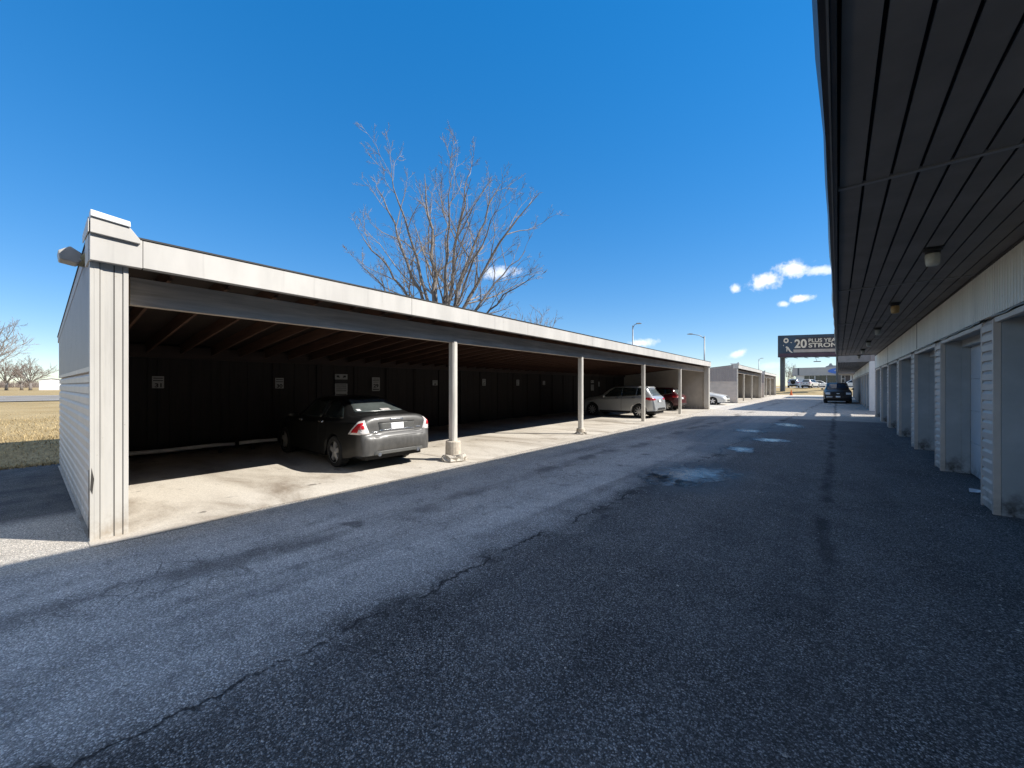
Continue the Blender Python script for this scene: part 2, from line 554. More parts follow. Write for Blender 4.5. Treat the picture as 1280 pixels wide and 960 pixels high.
W = bpy.data.worlds.new('World')
SC.world = W
W.use_nodes = True
wt = NT(W.node_tree)
W.node_tree.nodes.clear()
sky = wt.n('ShaderNodeTexSky', sky_type='NISHITA')
sky.sun_disc = False
sky.sun_elevation = SUN_EL
sky.sun_rotation = SUN_AZ
sky.air_density = 0.95
sky.dust_density = 0.0
sky.ozone_density = 3.0
sky.altitude = 1200
hs = wt.n('ShaderNodeHueSaturation')
hs.inputs['Saturation'].default_value = 2.1
hs.inputs['Hue'].default_value = .509
gam = wt.n('ShaderNodeGamma')
gam.inputs[1].default_value = .48
W.node_tree.links.new(sky.outputs[0], gam.inputs[0])
W.node_tree.links.new(gam.outputs[0], hs.inputs['Color'])
hs.inputs['Value'].default_value = 1.02
Fv = Vector((-sin(TH), cos(TH), 0)); Rv = Vector((cos(TH), sin(TH), 0)); Uv = Vector((0, 0, 1))


def pdir(px, py):
    return (Fv + Rv * ((px - 640) / FPX) + Uv * ((482 - py) / FPX)).normalized()


def at(px, d, z=0.0):
    """world point at camera depth d seen in photo column px"""
    p = Fv * d + Rv * ((px - 640) / FPX * d)
    return Vector((p.x, p.y, z))


dirv = wt.vmath('NORMALIZE', wt.n('ShaderNodeTexCoord').outputs['Generated'])
cn = wt.noise(dirv, 42, 6, .62)
cn2 = wt.noise(dirv, 110, 4, .6)
mask = None
for (px, py, a, bb, rot, s) in (
        (958, 351, 24, 9.5, 20, 1.0), (989, 337, 20, 10, 16, 1.0), (1028, 338, 22, 5.5, 4, .7), (919, 361, 5.5, 6, 80, .85), (1000, 373, 13, 4.5, 8, .95),
        (979, 380, 6.5, 4, 0, .8), (622, 341, 26, 8, 5, .75), (802, 429, 17, 5, 3, .9), (922, 442, 13, 4, 20, .7), (965, 457, 12, 4, 10, .3)):
    c0 = pdir(px, py)
    t1 = (Rv - c0 * c0.dot(Rv)).normalized(); t2 = c0.cross(t1) * -1
    if t2.z < 0: t2 = -t2
    ca, sa = cos(radians(rot)), sin(radians(rot))
    e1 = t1 * ca + t2 * sa; e2 = t2 * ca - t1 * sa
    fl = FPX / c0.dot(Fv)
    u = wt.vmath('DOT_PRODUCT', dirv, tuple(e1 * (fl / (a * .8))), 1)
    v = wt.vmath('DOT_PRODUCT', dirv, tuple(e2 * (fl / (bb * .85))), 1)
    f = wt.vmath('DOT_PRODUCT', dirv, tuple(c0), 1)
    r = wt.math('SQRT', wt.math('ADD', wt.math('POWER', u, 2), wt.math('POWER', v, 2)))
    r = wt.math('ADD', r, wt.math('MULTIPLY', wt.math('SUBTRACT', cn, .5), 2.6))
    r = wt.math('ADD', r, wt.math('MULTIPLY', wt.math('SUBTRACT', cn2, .5), 1.0))
    k = wt.math('MULTIPLY', wt.rng(r, .25, 1.55, s * .95, 0), wt.math('GREATER_THAN', f, .9))
    mask = k if mask is None else wt.math('MAXIMUM', mask, k)
cloudc = wt.mix(wt.rng(cn2, .3, .7), (2.9, 2.95, 3.1), (3.6, 3.6, 3.65))
up = wt.xyz(dirv)[2]
fw = wt.vmath('DOT_PRODUCT', dirv, tuple(Fv), 1)
outside = wt.math('MAXIMUM', wt.rng(up, .78, .90), wt.math('MULTIPLY', wt.rng(fw, -.05, -.35), wt.rng(up, .03, .15)))  # unseen cloud added overhead and behind the camera, neutral fill for the shade
fill_cloud = wt.rng(wt.noise(dirv, 3.2, 7, .6, .3), .44, .60)
mask = wt.math('MAXIMUM', mask, wt.math('MULTIPLY', outside, fill_cloud))
fin = wt.mix(mask, hs.outputs[0], cloudc)
bg = wt.n('ShaderNodeBackground')
bg.inputs['Strength'].default_value = 0.15
W.node_tree.links.new(fin, bg.inputs['Color'])
out = wt.n('ShaderNodeOutputWorld')
W.node_tree.links.new(bg.outputs[0], out.inputs['Surface'])

SC.view_settings.view_transform = 'Standard'
SC.view_settings.look = 'None'
SC.view_settings.gamma = 1
SC.view_settings.exposure = 1.4
SC.view_settings.use_curve_mapping = False
SC.cycles.use_denoising = True
SC.cycles.denoising_prefilter = 'NONE'
SC.cycles.max_bounces = 8
SC.cycles.diffuse_bounces = 4
SC.cycles.glossy_bounces = 3
SC.cycles.caustics_reflective = False
SC.cycles.caustics_refractive = False

# ----------------------------------------------------------------- ground
def sstep(a, b, x):
    t = max(0, min(1, (x - a) / (b - a)))
    return t * t * (3 - 2 * t)


def gz(x, y):
    w = .34 * sstep(-12.9, -15.0, x) if x < -12.6 else 0
    bank = 1.22 * sstep(83, 99, y) * sstep(-60, -26, x)
    return w + bank + (-.03 if x > -12.6 else 0) * (1 - sstep(83, 86, y))


xs = [-900, -500, -300, -200, -120, -90, -77, -60, -50, -40, -30, -24, -20, -18, -17, -16, -15.5, -15, -14.5, -14, -13.6, -13.2, -12.9, -12.62, -12.58, -10, -6, -3, 0, 4, 8, 14, 20, 30, 45, 70, 120, 300, 900]
ys = [-900, -400, -150, -60, -30, -15, -8, -4, 0, 4, 8, 15, 22, 30, 40, 50, 60, 70, 78, 83, 84.5, 86, 87.5, 89, 91, 93, 95, 97, 98, 99, 101, 104, 110, 120, 150, 250, 500, 1200]
gm = MB()
for y in ys:
    for x in xs:
        wob = 0.05 * noise.noise(Vector((x * .3, y * .3, 0))) if (-24 < x < -13 and -20 < y < 60) else 0
        gm.v.append((x, y, gz(x, y) + wob))
nx = len(xs)
for j in range(len(ys) - 1):
    for i in range(nx - 1):
        gm.f.append((j * nx + i, j * nx + i + 1, (j + 1) * nx + i + 1, (j + 1) * nx + i))
struct(gm.build('ground', 'drygrass', smooth=True))

g = MB()
ya, yb = -40, 62
N = 60
west = []
for i in range(N + 1):
    y = ya + (yb - ya) * i / N
    west.append((-12.62 - .0244 * max(0, y) + .05 * noise.noise(Vector((y * 1.3, 2, 0))), y))
vs = [(x, y, 0.0) for x, y in west] + [(14, y, 0.0) for _, y in west]
fs = [(i, N + 1 + i, N + 2 + i, i + 1) for i in range(N)]
g.add(vs, fs)
struct(g.build('asphalt_lane', 'asphalt'))

g = MB().quad((-20, 62, .0), (16, 62, .0), (16, 84.3, .004), (-20, 84.3, .004))
struct(g.build('parking_lot', 'lot'))
g = MB().quad((-78, -500, .40), (-50, -500, .40), (-50, 600, .40), (-78, 600, .40))
struct(g.build('road', 'road'))
g = MB()
for y in range(-60, 60, 9):
    g.box(-64.1, -63.9, y, y + 3, .40, .404)
for x in (-53, -75):
    g.box(x - .08, x + .08, -200, 200, .40, .404)
struct(g.build('road_markings', 'white'))

# upper lot on the bank, under the dealership cars
g = MB().quad((-24, 99.3, 1.225), (40, 99.3, 1.225), (40, 135, 1.225), (-24, 135, 1.225))
struct(g.build('upper_lot', 'lot'))

# dry grass blades on the lawn strip behind the carport
g = MB()
rg = random.Random(3)
for _ in range(26000):
    x = -12.75 - abs(rg.gauss(0, 5.5)) if rg.random() > .12 else -12.66 + rg.gauss(0, .10)
    y = rg.uniform(-9, 6) if x < -12.8 else rg.uniform(-6, .1)
    if x < -30: continue
    z = gz(x, y) - .01 if x < -12.62 else .0
    h = rg.uniform(.03, .085); a = rg.uniform(0, 2 * pi); w = .003 + .0003 * abs(x)
    lx, ly = cos(a) * h * .8, sin(a) * h * .8
    g.add([(x - w * sin(a), y + w * cos(a), z), (x + w * sin(a), y - w * cos(a), z), (x + lx, y + ly, z + h)], [(0, 1, 2)])
struct(g.build('dry_grass', 'blade', fix=False), 'stuff')

# puddles
def puddle(cx, cy, ax, ay, seed, rot=0.0):
    r = random.Random(seed)
    ph = [r.uniform(0, 6.28) for _ in range(5)]
    n = 64
    vs = [(0, 0, 0)]
    for i in range(n):
        a = 2 * pi * i / n
        q = 1 + .22 * sin(2 * a + ph[0]) + .16 * sin(3 * a + ph[1]) + .12 * sin(5 * a + ph[2]) + .08 * sin(9 * a + ph[3]) + .05 * sin(14 * a + ph[4])
        vs.append((ax * q * cos(a), ay * q * sin(a), 0))
    fs = [(0, i, i % n + 1) for i in range(1, n + 1)]
    o = MB().add(vs, fs).build('puddle', 'water')
    o.location = (cx, cy, .005); o.rotation_euler = (0, 0, rot)
    return struct(o)


def gp(px, py):
    d = FPX * CAM_H / (py - 482)
    return at(px, d)


for (px, py, ax, ay, sd_, rot) in ((862, 594, .62, 1.25, 1, -.25), (842, 604, .28, .45, 2, -.7), (936, 539, .5, .8, 3, .3), (960, 550, .5, .7, 4, .1),
                                   (928, 562, .4, .55, 5, .2), (985, 531, .7, 1.1, 6, .3), (820, 597, .3, .4, 7, .2)):
    p = gp(px, py)
    puddle(p.x, p.y, ax, ay, sd_, rot)

# ----------------------------------------------------------------- siding builders
def lap(mb, p0, p1, z0, z1, nrm, pitch=.112, dep=.014, ztop=None):
    """horizontal lap siding between plan points p0,p1 (outward normal nrm)"""
    nx_, ny_ = nrm
    z = z0
    th = .005
    P = lambda p, d: (p[0] + nx_ * d, p[1] + ny_ * d)
    while z < z1 - .01:
        zt = min(z + pitch, z1)
        a0, a1 = P(p0, dep), P(p1, dep); b0, b1 = P(p0, dep - th), P(p1, dep - th); c0, c1 = P(p0, .001), P(p1, .001)
        top = zt + (.016 if zt < z1 else 0)
        zm = z + (zt - z) * .62
        mb.quad(a0 + (z,), a1 + (z,), a1 + (zm,), a0 + (zm,))
        mb.quad(a0 + (zm,), a1 + (zm,), c1 + (top,), c0 + (top,))
        mb.quad(b0 + (z,), b1 + (z,), a1 + (z,), a0 + (z,))
        mb.quad(b0 + (z,), b1 + (z,), c1 + (z + .03,), c0 + (z + .03,))
        z += pitch


def ribs(mb, p0, p1, zb, zt, nrm, pitch=.10, dep=.012, gap=.018):
    """vertical ribbed siding; zb, zt are functions of 0..1 along p0-p1"""
    L = sqrt((p1[0] - p0[0]) ** 2 + (p1[1] - p0[1]) ** 2)
    n = max(1, int(round(L / pitch)))
    P = lambda s, d: (p0[0] + (p1[0] - p0[0]) * s + nrm[0] * d, p0[1] + (p1[1] - p0[1]) * s + nrm[1] * d)
    gs = gap / L
    for i in range(n):
        s0 = i / n; s1 = (i + 1) / n
        pts = [(s0, 0), (s0 + gs * .5, 0), (s0 + gs, dep), (s1 - .0001, dep), (s1, 0)]
        for (sa, da), (sb, db) in zip(pts[:-1], pts[1:]):
            a = P(sa, da); b = P(sb, db)
            mb.quad((a[0], a[1], zb(sa)), (b[0], b[1], zb(sb)), (b[0], b[1], zt(sb)), (a[0], a[1], zt(sa)))


# ----------------------------------------------------------------- garages
PER, PIER = 3.33, .57
OPW = PER - PIER
ZO, ZS = 2.50, 3.25     # top of opening, soffit


def garage(X0, Y0, npier, label, light_sides=False, beams=False, cut=0.0):
    LW = L = PER * (npier - 1) + PIER
    T = thing('garage_building', label, 'garage', (X0, Y0, 0), 0, 'garage rows along the lane')
    # shell: end walls and back wall, closed roof slab
    w = MB()
    w.box(.03, 7.0, .0, .14, 0, 6.0)
    w.box(.03, 7.0, L - .14, L, 0, 6.0)
    w.box(6.85, 7.0, .14, L - .14, 0, 6.0)
    w.build('wall', 'ribbed', T)
    if light_sides:
        s = MB()
        ribs(s, (7.0, -.004), (.03, -.004), lambda q: .02, lambda q: 5.9, (0, -1), .2)
        s.build('end_siding', 'ribbed', T)
        s = MB()
        s.box(-.03, .24, -.03, .12, 0, ZS)
        s.build('corner_pilaster', 'white', T, bevel=.006)
    # frieze
    f = MB()
    ribs(f, (0, 0), (0, L), lambda q: ZO + .06, lambda q: ZS, (-1, 0), .10, .03, .022)
    f.box(.004, .1, 0, L, ZO + .06, ZS)
    f.build('frieze', 'frieze', T)
    f = MB()
    f.box(-.042, .0, 0, L, ZS - .035, ZS - .002)
    for y in (4.9, 12.0, 19.6, 27.0):
        if y < L: f.box(-.036, -.003, y, y + .012, ZO + .07, ZS - .036)
    f.build('frieze_trim', 'seam', T)
    # piers
    pier0 = None
    for k in range(npier):
        if pier0 is None:
            s = MB()
            lap(s, (0, PIER - .05), (0, .05), .03, ZO, (-1, 0), .13, .034)
            s.box(.002, .33, .051, PIER - .051, .0, ZO)
            pier0 = s.build('pier', 'siding', T)
            for y0, y1 in ((0, .05), (PIER - .05, PIER)):
                MB().box(-.038, .028, y0, y1, 0, ZO + .0).build('corner_trim', 'siding', pier0, bevel=.004)
        else:
            p = dup(pier0, T); p.location = (0, k * PER, 0)
    # openings
    first = None
    for k in range(npier - 1):
        y0 = k * PER + PIER; y1 = y0 + OPW
        if first is None:
            fr = MB()
            # jamb linings: far side and near side, header underside; two-step like the photo
            for (a, b) in ((0, -.012), (OPW, OPW + .012)):
                fr.box(.03, .34, min(a, b), max(a, b), 0, ZO)
                c0, c1 = (a, a + .022) if a == 0 else (a - .022, a)
                fr.box(.235, .34, c0, c1, 0, ZO - .13)
            fr.box(.03, .34, 0, OPW, ZO - .0, ZO + .05)
            fr.box(.235, .34, .022, OPW - .022, ZO - .13, ZO - .002)
            f0 = fr.build('door_frame', 'jamb', T)
            f0.location = (0, y0, 0)
            h = MB()
            h.box(-.026, .02, -.02, OPW + .02, ZO - .045, ZO + .018)
            h0 = h.build('header_trim', 'siding', f0, bevel=.003)
            h = MB()
            pts = [(-.02 + (OPW + .04) * i / 10) for i in range(11)]
            for i in range(10):
                za = ZO + .02 + .012 * sin(i * 2.1); zb_ = ZO + .02 + .012 * sin((i + 1) * 2.1)
                h.add([(-.05, pts[i], za), (-.05, pts[i + 1], zb_), (-.001, pts[i + 1], ZO + .06), (-.001, pts[i], ZO + .06),
                       (-.05, pts[i], za + .018), (-.05, pts[i + 1], zb_ + .018), (-.001, pts[i + 1], ZO + .075), (-.001, pts[i], ZO + .075)],
                      [(0, 1, 2, 3), (7, 6, 5, 4), (0, 4, 5, 1)])
            h.build('drip_flashing', 'gutter', f0)
            d = MB()
            ph = (ZO - .15) / 4
            for i in range(4):
                d.box(.345, .385, .01, OPW - .01, .015 + i * ph, .015 + (i + 1) * ph - .006)
            d.box(.36, .38, .012, OPW - .012, .015, ZO - .1)
            d0 = d.build('garage_door', 'door', T, bevel=.004)
            d0.location = (0, y0, 0)
            hd = MB()
            hd.box(.325, .345, .30, .33, ph * 1 + .10, ph * 1 + .24)
            hd.build('handle', 'steel_dark', d0, bevel=.003)
            hd = MB()
            hd.box(.32, .345, .27, .37, ph * 1 - .02, ph * 1 + .02)
            hd.build('door_lock', 'steel_dark', d0, bevel=.003)
            first = (f0, d0)
        else:
            a = dup(first[0], T); a.location = (0, y0, 0)
            a = dup(first[1], T); a.location = (0, y0, 0)
    L = LW - cut
    # soffit boards running along the lane, with cross channels
    sf = MB(); gp_ = MB(); ch = MB()
    seams = [q - Y0 for q in (-.4 - 4.5, -.4, 4.14, 8.6, 13.3, 17.9, 22.5, 26.8)] if Y0 < 0 else [4.5 * i for i in range(1, 9)]
    cuts = [0] + [q for q in seams if .3 < q < L - .3] + [L]
    nb = 10
    bw = 1.54 / nb
    for a, b in zip(cuts[:-1], cuts[1:]):
        for i in range(nb):
            x0 = -1.56 + i * bw
            sf.prism([(x0 + .014, ZS + .006), (x0 + bw - .006, ZS - .002), (x0 + bw - .002, ZS + .03), (x0 + .014, ZS + .03)], 1, a + .015, b - .015)
    for q in cuts[1:-1]:
        MB().box(-1.555, -.02, q - .022, q + .022, ZS - .008, ZS + .02).build('soffit_channel', 'soffit_edge', T)
    gp_.box(-1.56, .03, 0, L, ZS + .031, ZS + .06)
    sf.build('soffit', 'soffit', T)
    gp_.build('soffit_backing', 'soffit_gap', T)
    fb = MB()
    fb.box(-1.588, -1.562, -.0, L, ZS - .025, ZS + .33)
    fb.build('fascia', 'gutter', T, bevel=.004)
    e = MB()
    e.box(-1.598, -1.589, .0, L, ZS - .03, ZS - .018)
    e.build('fascia_edge', 'soffit_edge', T)
    # gutter with a slightly wavy lip
    gt = MB()
    n = int(L / .8)
    rr = random.Random(5)
    off = [rr.uniform(-.008, .012) for _ in range(n + 1)]
    for i in range(n):
        a, b = L * i / n, L * (i + 1) / n
        P = lambda y, o: [(-1.590, y, ZS + .06), (-1.625 - o * .4, y, ZS + .06), (-1.640 - o, y, ZS + .11), (-1.640 - o, y, ZS + .20), (-1.590, y, ZS + .20)]
        gt.add(P(a, off[i]) + P(b, off[i + 1]), [(k, k + 1, k + 6, k + 5) for k in range(4)])
    gt.build('gutter', 'gutter', T)
    # steep mansard and flat top
    r = MB()
    pf = [(-1.60, ZS + .33), (-.66, 6.87), (7.0, 6.87), (7.0, 6.0), (.0, 6.0), (.0, ZS + .33)]
    r.prism(pf, 1, 0, L)
    r.build('roof', 'roof', T)
    for y0, y1 in ((-.03, -.004), (L + .004, L + .03)):
        MB().prism([(-1.60, ZS - .025), (-1.60, ZS + .335), (-.66, 6.85), (.02, 6.85), (.02, ZS - .025)], 0 + 1, y0, y1).build('gable_panel', 'soffit_edge', T)
    if beams:
        for xb in (.52, 2.05):
            MB().box(xb, xb + .28, -7.2, -.05, 3.42, 3.62).build('assumed_beam', 'beam', T)  # assumed beams, out of view, casting bars of shade on the sunlit strip
    return T


garage(1.56, -5.57, 11, 'nearest long garage row with dark soffit and recessed grey doors on the right', cut=1.3)
garage(1.62, 34.5, 9, 'second garage row beyond the sunlit strip, white corner beside its doors', True, True)
garage(1.75, 66.0, 4, 'short farthest garage row behind the black truck', True)

# soffit lights
def soffit_light(x, y, lens, label):
    T = thing('soffit_light', label, 'light', (x, y, ZS), 0, 'jar lights under the garage soffit')
    b = MB()
    b.lathe([(.082, -.013), (.082, -.03), (.066, -.036), (.066, -.055), (.06, -.06)], 20)
    b.box(-.085, .085, -.085, .085, -.012, -.002)
    b.build('base', 'light_base', T, bevel=.003)
    g = MB()
    g.lathe([(.055, -.059), (.062, -.068), (.066, -.09), (.060, -.175), (.052, -.20), (.03, -.208)], 20)
    g.build('lens', lens, T, smooth=True)
    return T


for i, (y, ln, lb) in enumerate(((6.62, 'lens', 'ivory jar light nearest the camera under the dark soffit'),
                                 (10.5, 'lens_amber', 'amber jar light second along the dark soffit'),
                                 (14.7, 'lens_grey', 'pale grey jar light third along the soffit, just past the amber one'),
                                 (18.8, 'lens_grey', 'greyish jar light fourth along the soffit from the camera'),
                                 (22.9, 'lens_grey', 'small grey jar light fifth along the soffit from the camera'),
                                 (27.0, 'lens_grey', 'farthest tiny jar light at the end of the near soffit'))):
    soffit_light(.85, y, ln, lb)

# ----------------------------------------------------------------- carports
CR = radians(1.55)
AX = Vector((-sin(CR), cos(CR), 0)); BX = Vector((cos(CR), sin(CR), 0))
CO = Vector((-6.04, .25, 0))


def cp(lx, ly, z=0.0, s0=0.0):
    p = CO + BX * lx + AX * (ly + s0)
    return Vector((p.x, p.y, z))


DEP = 6.2
ztop = lambda x: 3.28 + (x - .08) * (.62 / 6.5)      # top of roof deck (x<=.08 falling to the back)


def carport(s0, posts, L, label, near=False):
    T = thing('carport', label, 'carport', tuple(cp(0, 0, 0, s0)), CR, 'open carports along the lane')
    zu = lambda x: ztop(x) - .05     # underside of deck
    # near end wall: core, lap siding below, ribbed above
    for k, (y0, y1, out) in enumerate(((0.042, .16, -1), (L - .14, L, 1))):
        w = MB()
        w.prism([(-.30, 0), (-.30, zu(-.30)), (-DEP, zu(-DEP)), (-DEP, 0)], 1, y0 + .012, y1 - .012)
        ye = y0 + .012 if out < 0 else y1 - .012
        W_ = w.build('end_wall', 'inner', T)
        s = MB()
        zz = 1.80
        lap(s, (-DEP, ye) if out < 0 else (-.02, ye), (-.02, ye) if out < 0 else (-DEP, ye), .06, zz, (0, out), .125, .034)
        s.build('lap_siding', 'siding', W_)
        s = MB()
        s.box(-DEP, -.02, min(ye, ye + out * .042), max(ye, ye + out * .042), zz + .002, zz + .055)
        s.build('band_trim', 'siding', W_)
        s = MB()
        ribs(s, (-DEP, ye), (-.02, ye), lambda q: zz + .057, lambda q: zu(-DEP + (DEP - .02) * q) - .03, (0, out), .13, .04, .024)
        s.build('ribbed_siding', 'ribbed', W_)
        # corner post closing the siding ends
        c0, c1 = (ye - .046, ye - .0) if out < 0 else (ye + .0, ye + .046)
        MB().box(-.055, .010, c0, c1, 0, 2.96).build('corner_post', 'trim', W_, bevel=.003)
        # rake trim
        s = MB()
        ya, yb = (ye - .045, ye + .03) if out < 0 else (ye - .03, ye + .045)
        s.prism([(.02, zu(.02) - .10), (.02, ztop(.02) + .03), (-DEP - .28, ztop(-DEP - .28) + .03), (-DEP - .28, zu(-DEP - .28) - .06)], 1, ya, yb)
        s.build('rake_trim', 'ribbed', W_)
        # front pier of this wall
        yp0, yp1 = (.045, .295) if out < 0 else (L - .32, L)
        p = MB()
        p.box(-.30, 0, yp0 + .0, yp1 - .0, .0, 3.02)
        P_ = p.build('pier', 'trim', T, bevel=.004)
        for a, b in ((yp0 - .006, yp0 + .035), (yp1 - .035, yp1 + .006)):
            MB().box(-.06, .012, a, b, .0, 2.965).build('corner_trim', 'trim', P_, bevel=.003)
        MB().box(-.012, .006, yp0 + .041, yp0 + .058, .0, 2.96).build('corner_bead', 'trim', P_)
        t = MB()
        ym = yp0 + .145
        t.box(-.01, .0025, ym - .004, ym + .004, .01, 2.96)
        t.box(-.01, .0025, yp0 + .036, yp0 + .040, .01, 2.96)
        t.box(-.01, .0025, yp1 - .040, yp1 - .036, .01, 2.96)
        if near and out < 0:
            # torn corner near the foot
            t.prism([(.006, .30), (-.03, .52), (-.004, .76), (.004, .55), (.008, .40)], 1, .0015, .0065)
            t.prism([(-.02, .04), (-.045, .22), (.003, .36), (.008, .2)], 1, .0015, .0065)
            t.prism([(.012, .55), (.028, .50), (.04, .66), (.022, .78)], 0, .0105, .0125)
        t.build('seam', 'seam', P_)
    # back wall of vertical boards
    b = MB()
    y = .14
    i = 0
    rr = random.Random(2)
    while y < L - .15:
        wd = min(.40, L - .14 - y)
        o = rr.uniform(0, .012)
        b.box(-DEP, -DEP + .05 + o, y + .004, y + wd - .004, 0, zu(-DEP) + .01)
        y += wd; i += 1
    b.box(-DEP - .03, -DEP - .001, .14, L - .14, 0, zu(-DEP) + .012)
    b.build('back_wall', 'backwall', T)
    y = .3
    while y < L - .3:
        MB().box(-DEP + .063, -DEP + .10, y, y + .05, 0, 2.27).build('wall_batten', 'backwall', T)
        y += 1.22
    b = MB()
    b.box(-DEP + .066, -DEP + .17, .145, L - .145, 2.30, zu(-DEP) - .05)
    b.build('wall_plate', 'plate_wood', T)
    # roof deck
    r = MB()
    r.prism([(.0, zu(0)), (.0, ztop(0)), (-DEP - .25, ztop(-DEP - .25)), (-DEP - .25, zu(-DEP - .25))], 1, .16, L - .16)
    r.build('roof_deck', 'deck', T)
    r = MB()
    r.prism([(.09, ztop(.09) + .002), (.09, ztop(.09) + .022), (-DEP - .27, ztop(-DEP - .27) + .022), (-DEP - .27, ztop(-DEP - .27) + .002)], 1, .0, L)
    r.build('roofing', 'drip', T)
    # fascia in lengths
    f = MB()
    y = .41
    ends = []
    while y < L + .05:
        e = min(y + 3.66, L + .06)
        f.box(.03, .08, y, e - .004, 2.97, 3.275)
        y = e
        if e >= L + .05: break
    f.build('fascia', 'fascia', T, bevel=.004)
    f = MB()
    f.box(.03, .075, .41, L + .05, 2.952, 2.968)
    f.build('fascia_lip', 'seam', T)
    # beam
    f = MB()
    f.box(-.41, -.355, .35, L - .35, 2.60, 2.93)
    f.box(-.35, -.295, .35, L - .35, 2.60, 2.925)
    f.build('beam', 'beam', T, bevel=.005)
    # rafters
    r0 = None
    y = .72
    while y < L - .3:
        if r0 is None:
            r = MB()
            xb = -DEP + .06
            zb = lambda x: zu(x) - .004
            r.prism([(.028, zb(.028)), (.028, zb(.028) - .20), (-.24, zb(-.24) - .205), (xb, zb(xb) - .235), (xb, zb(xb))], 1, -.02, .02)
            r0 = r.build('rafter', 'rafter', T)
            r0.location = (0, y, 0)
        else:
            q = dup(r0, T); q.location = (0, y, 0)
        y += .605
    # posts
    for i, (yp, kind) in enumerate(posts):
        p = MB()
        p.box(-.41, -.28, yp - .07, yp + .07, 0.02, 2.597)
        p.box(-.285, -.262, yp - .045, yp + .045, .02, 2.65)
        P_ = p.build('post', 'post', T, bevel=.008)
        if kind:
            ft = MB()
            hh = .33 if kind == 1 else .16
            rad = .165 if kind == 1 else .14
            ft.lathe([(rad * 1.05, 0), (rad * 1.03, hh * .5), (rad, hh - .02), (rad * .9, hh)], 18, (-.345, yp, 0.1 if kind == 1 else .04))
            ft.build('concrete_sleeve', 'sleeve', P_, smooth=False, bevel=.008)
            rb = MB()
            r2 = random.Random(11 + i)
            nn = 11 if kind == 1 else 7
            for q in range(nn):
                a = 2 * pi * q / nn + r2.uniform(-.2, .2)
                R_ = (.17 if kind == 1 else .12) * r2.uniform(.75, 1.15)
                cx, cy = -.345 + cos(a) * R_, yp + sin(a) * R_
                sz = r2.uniform(.11, .20) * (1 if kind == 1 else .6)
                vs = []; n1, n2 = 9, 6
                for u in range(n2 + 1):
                    for v in range(n1):
                        th = pi * u / n2; phh = 2 * pi * v / n1
                        d = Vector((sin(th) * cos(phh), sin(th) * sin(phh), cos(th) * .8))
                        d *= sz * (1 + .75 * noise.noise(d * 1.9 + Vector((q * 3.1, i, 0))))
                        vs.append((cx + d.x, cy + d.y, max(.0, d.z * .75 + .03)))
                fs = [(u * n1 + v, u * n1 + (v + 1) % n1, (u + 1) * n1 + (v + 1) % n1, (u + 1) * n1 + v) for u in range(n2) for v in range(n1)]
                rb.add(vs, fs)
            rb.build('footing', 'rubble', P_, smooth=False)
    # parapet cap over the near pier
    c = MB()
    c.box(.0, .085, .004, .405, 2.965, 3.275)
    c.box(-.35, -.002, -.002, .018, 2.965, 3.275)
    c.build('corner_fascia', 'fascia', T, bevel=.004)
    c = MB()
    # block with a flared right shoulder
    c.prism([(.004, 3.245), (.385, 3.225), (.385, 3.265), (.305, 3.375), (.004, 3.405)], 0, .0, .12)
    c.prism([(-.5, 3.26), (.11, 3.245), (.11, 3.40), (-.5, 3.35)], 1, -.012, -.004)
    B_ = c.build('parapet_block', 'fascia', T, bevel=.006)
    c = MB()
    c.prism([(.004, 3.408), (.305, 3.380), (.302, 3.440), (.004, 3.475)], 0, .0, .14)
    c.box(-.6, -.001, -.003, .30, 3.35, 3.39)
    c.build('parapet_cap', 'white', B_, bevel=.006)
    return T


Y1P = [(5.50, 1), (11.35, 2), (17.30, 0), (23.25, 0)]
carport(0, Y1P, 29.3, 'nearest long open carport with dark interior and cream fascia', True)
carport(40.9, [(6.3, 0), (12.5, 0)], 18.9, 'second carport beyond the white car, three open bays').scale.z = 1.10
carport(63.0, [(6.0, 0), (12.0, 0)], 18.0, 'farthest small carport below the billboard').scale.z = 1.08


def pad(s0, L, x1=.22):
    g = MB()
    n = 80
    vs = []
    for i in range(n + 1):
        y = -.0 + L * i / n
        e = x1 + .10 * noise.noise(Vector((y * .9, s0, 0))) + .04 * noise.noise(Vector((y * 5, s0, 1)))
        vs += [tuple(cp(-DEP, y, .006, s0)), tuple(cp(e, y, .006, s0))]
    fs = [(2 * i, 2 * i + 1, 2 * i + 3, 2 * i + 2) for i in range(n)]
    return struct(g.add(vs, fs).build('concrete_floor', 'concrete'))


pad(0, 29.3); pad(40.9, 18.9); pad(63, 18)
# pale drive crossing between the two carports
g = MB()
a = cp(-9, 29.35, .0055); b = cp(.3, 29.35, .0055); c = cp(.3, 40.85, .0055); d = cp(-9, 40.85, .0055)
g.quad(tuple(a), tuple(b), tuple(c), tuple(d))
struct(g.build('cross_drive', 'lot'))

# floodlight at the top of the near end wall
T = thing('floodlight', 'grey floodlight on bracket at the top of the near carport end', 'light', tuple(cp(-.66, .02, 3.13)), CR)
h = MB()
h.prism([(-.02, -.05), (-.03, .03), (-.12, .09), (-.21, .02), (-.20, -.07), (-.07, -.09)], 0, -.14, .10)
h.build('housing', 'flood', T, bevel=.01)
h = MB()
h.path([(.22, .02, .03), (.10, .0, -.02), (-.03, -.03, -.06)], [.025, .045, .045], 10)
h.build('bracket', 'olive', T)
h = MB()
h.path([(-.03, .015, -.06), (-.5, .015, -.19), (-1.2, .015, -.28)], [.018] * 3, 8)
h.build('conduit', 'ribbed', T)

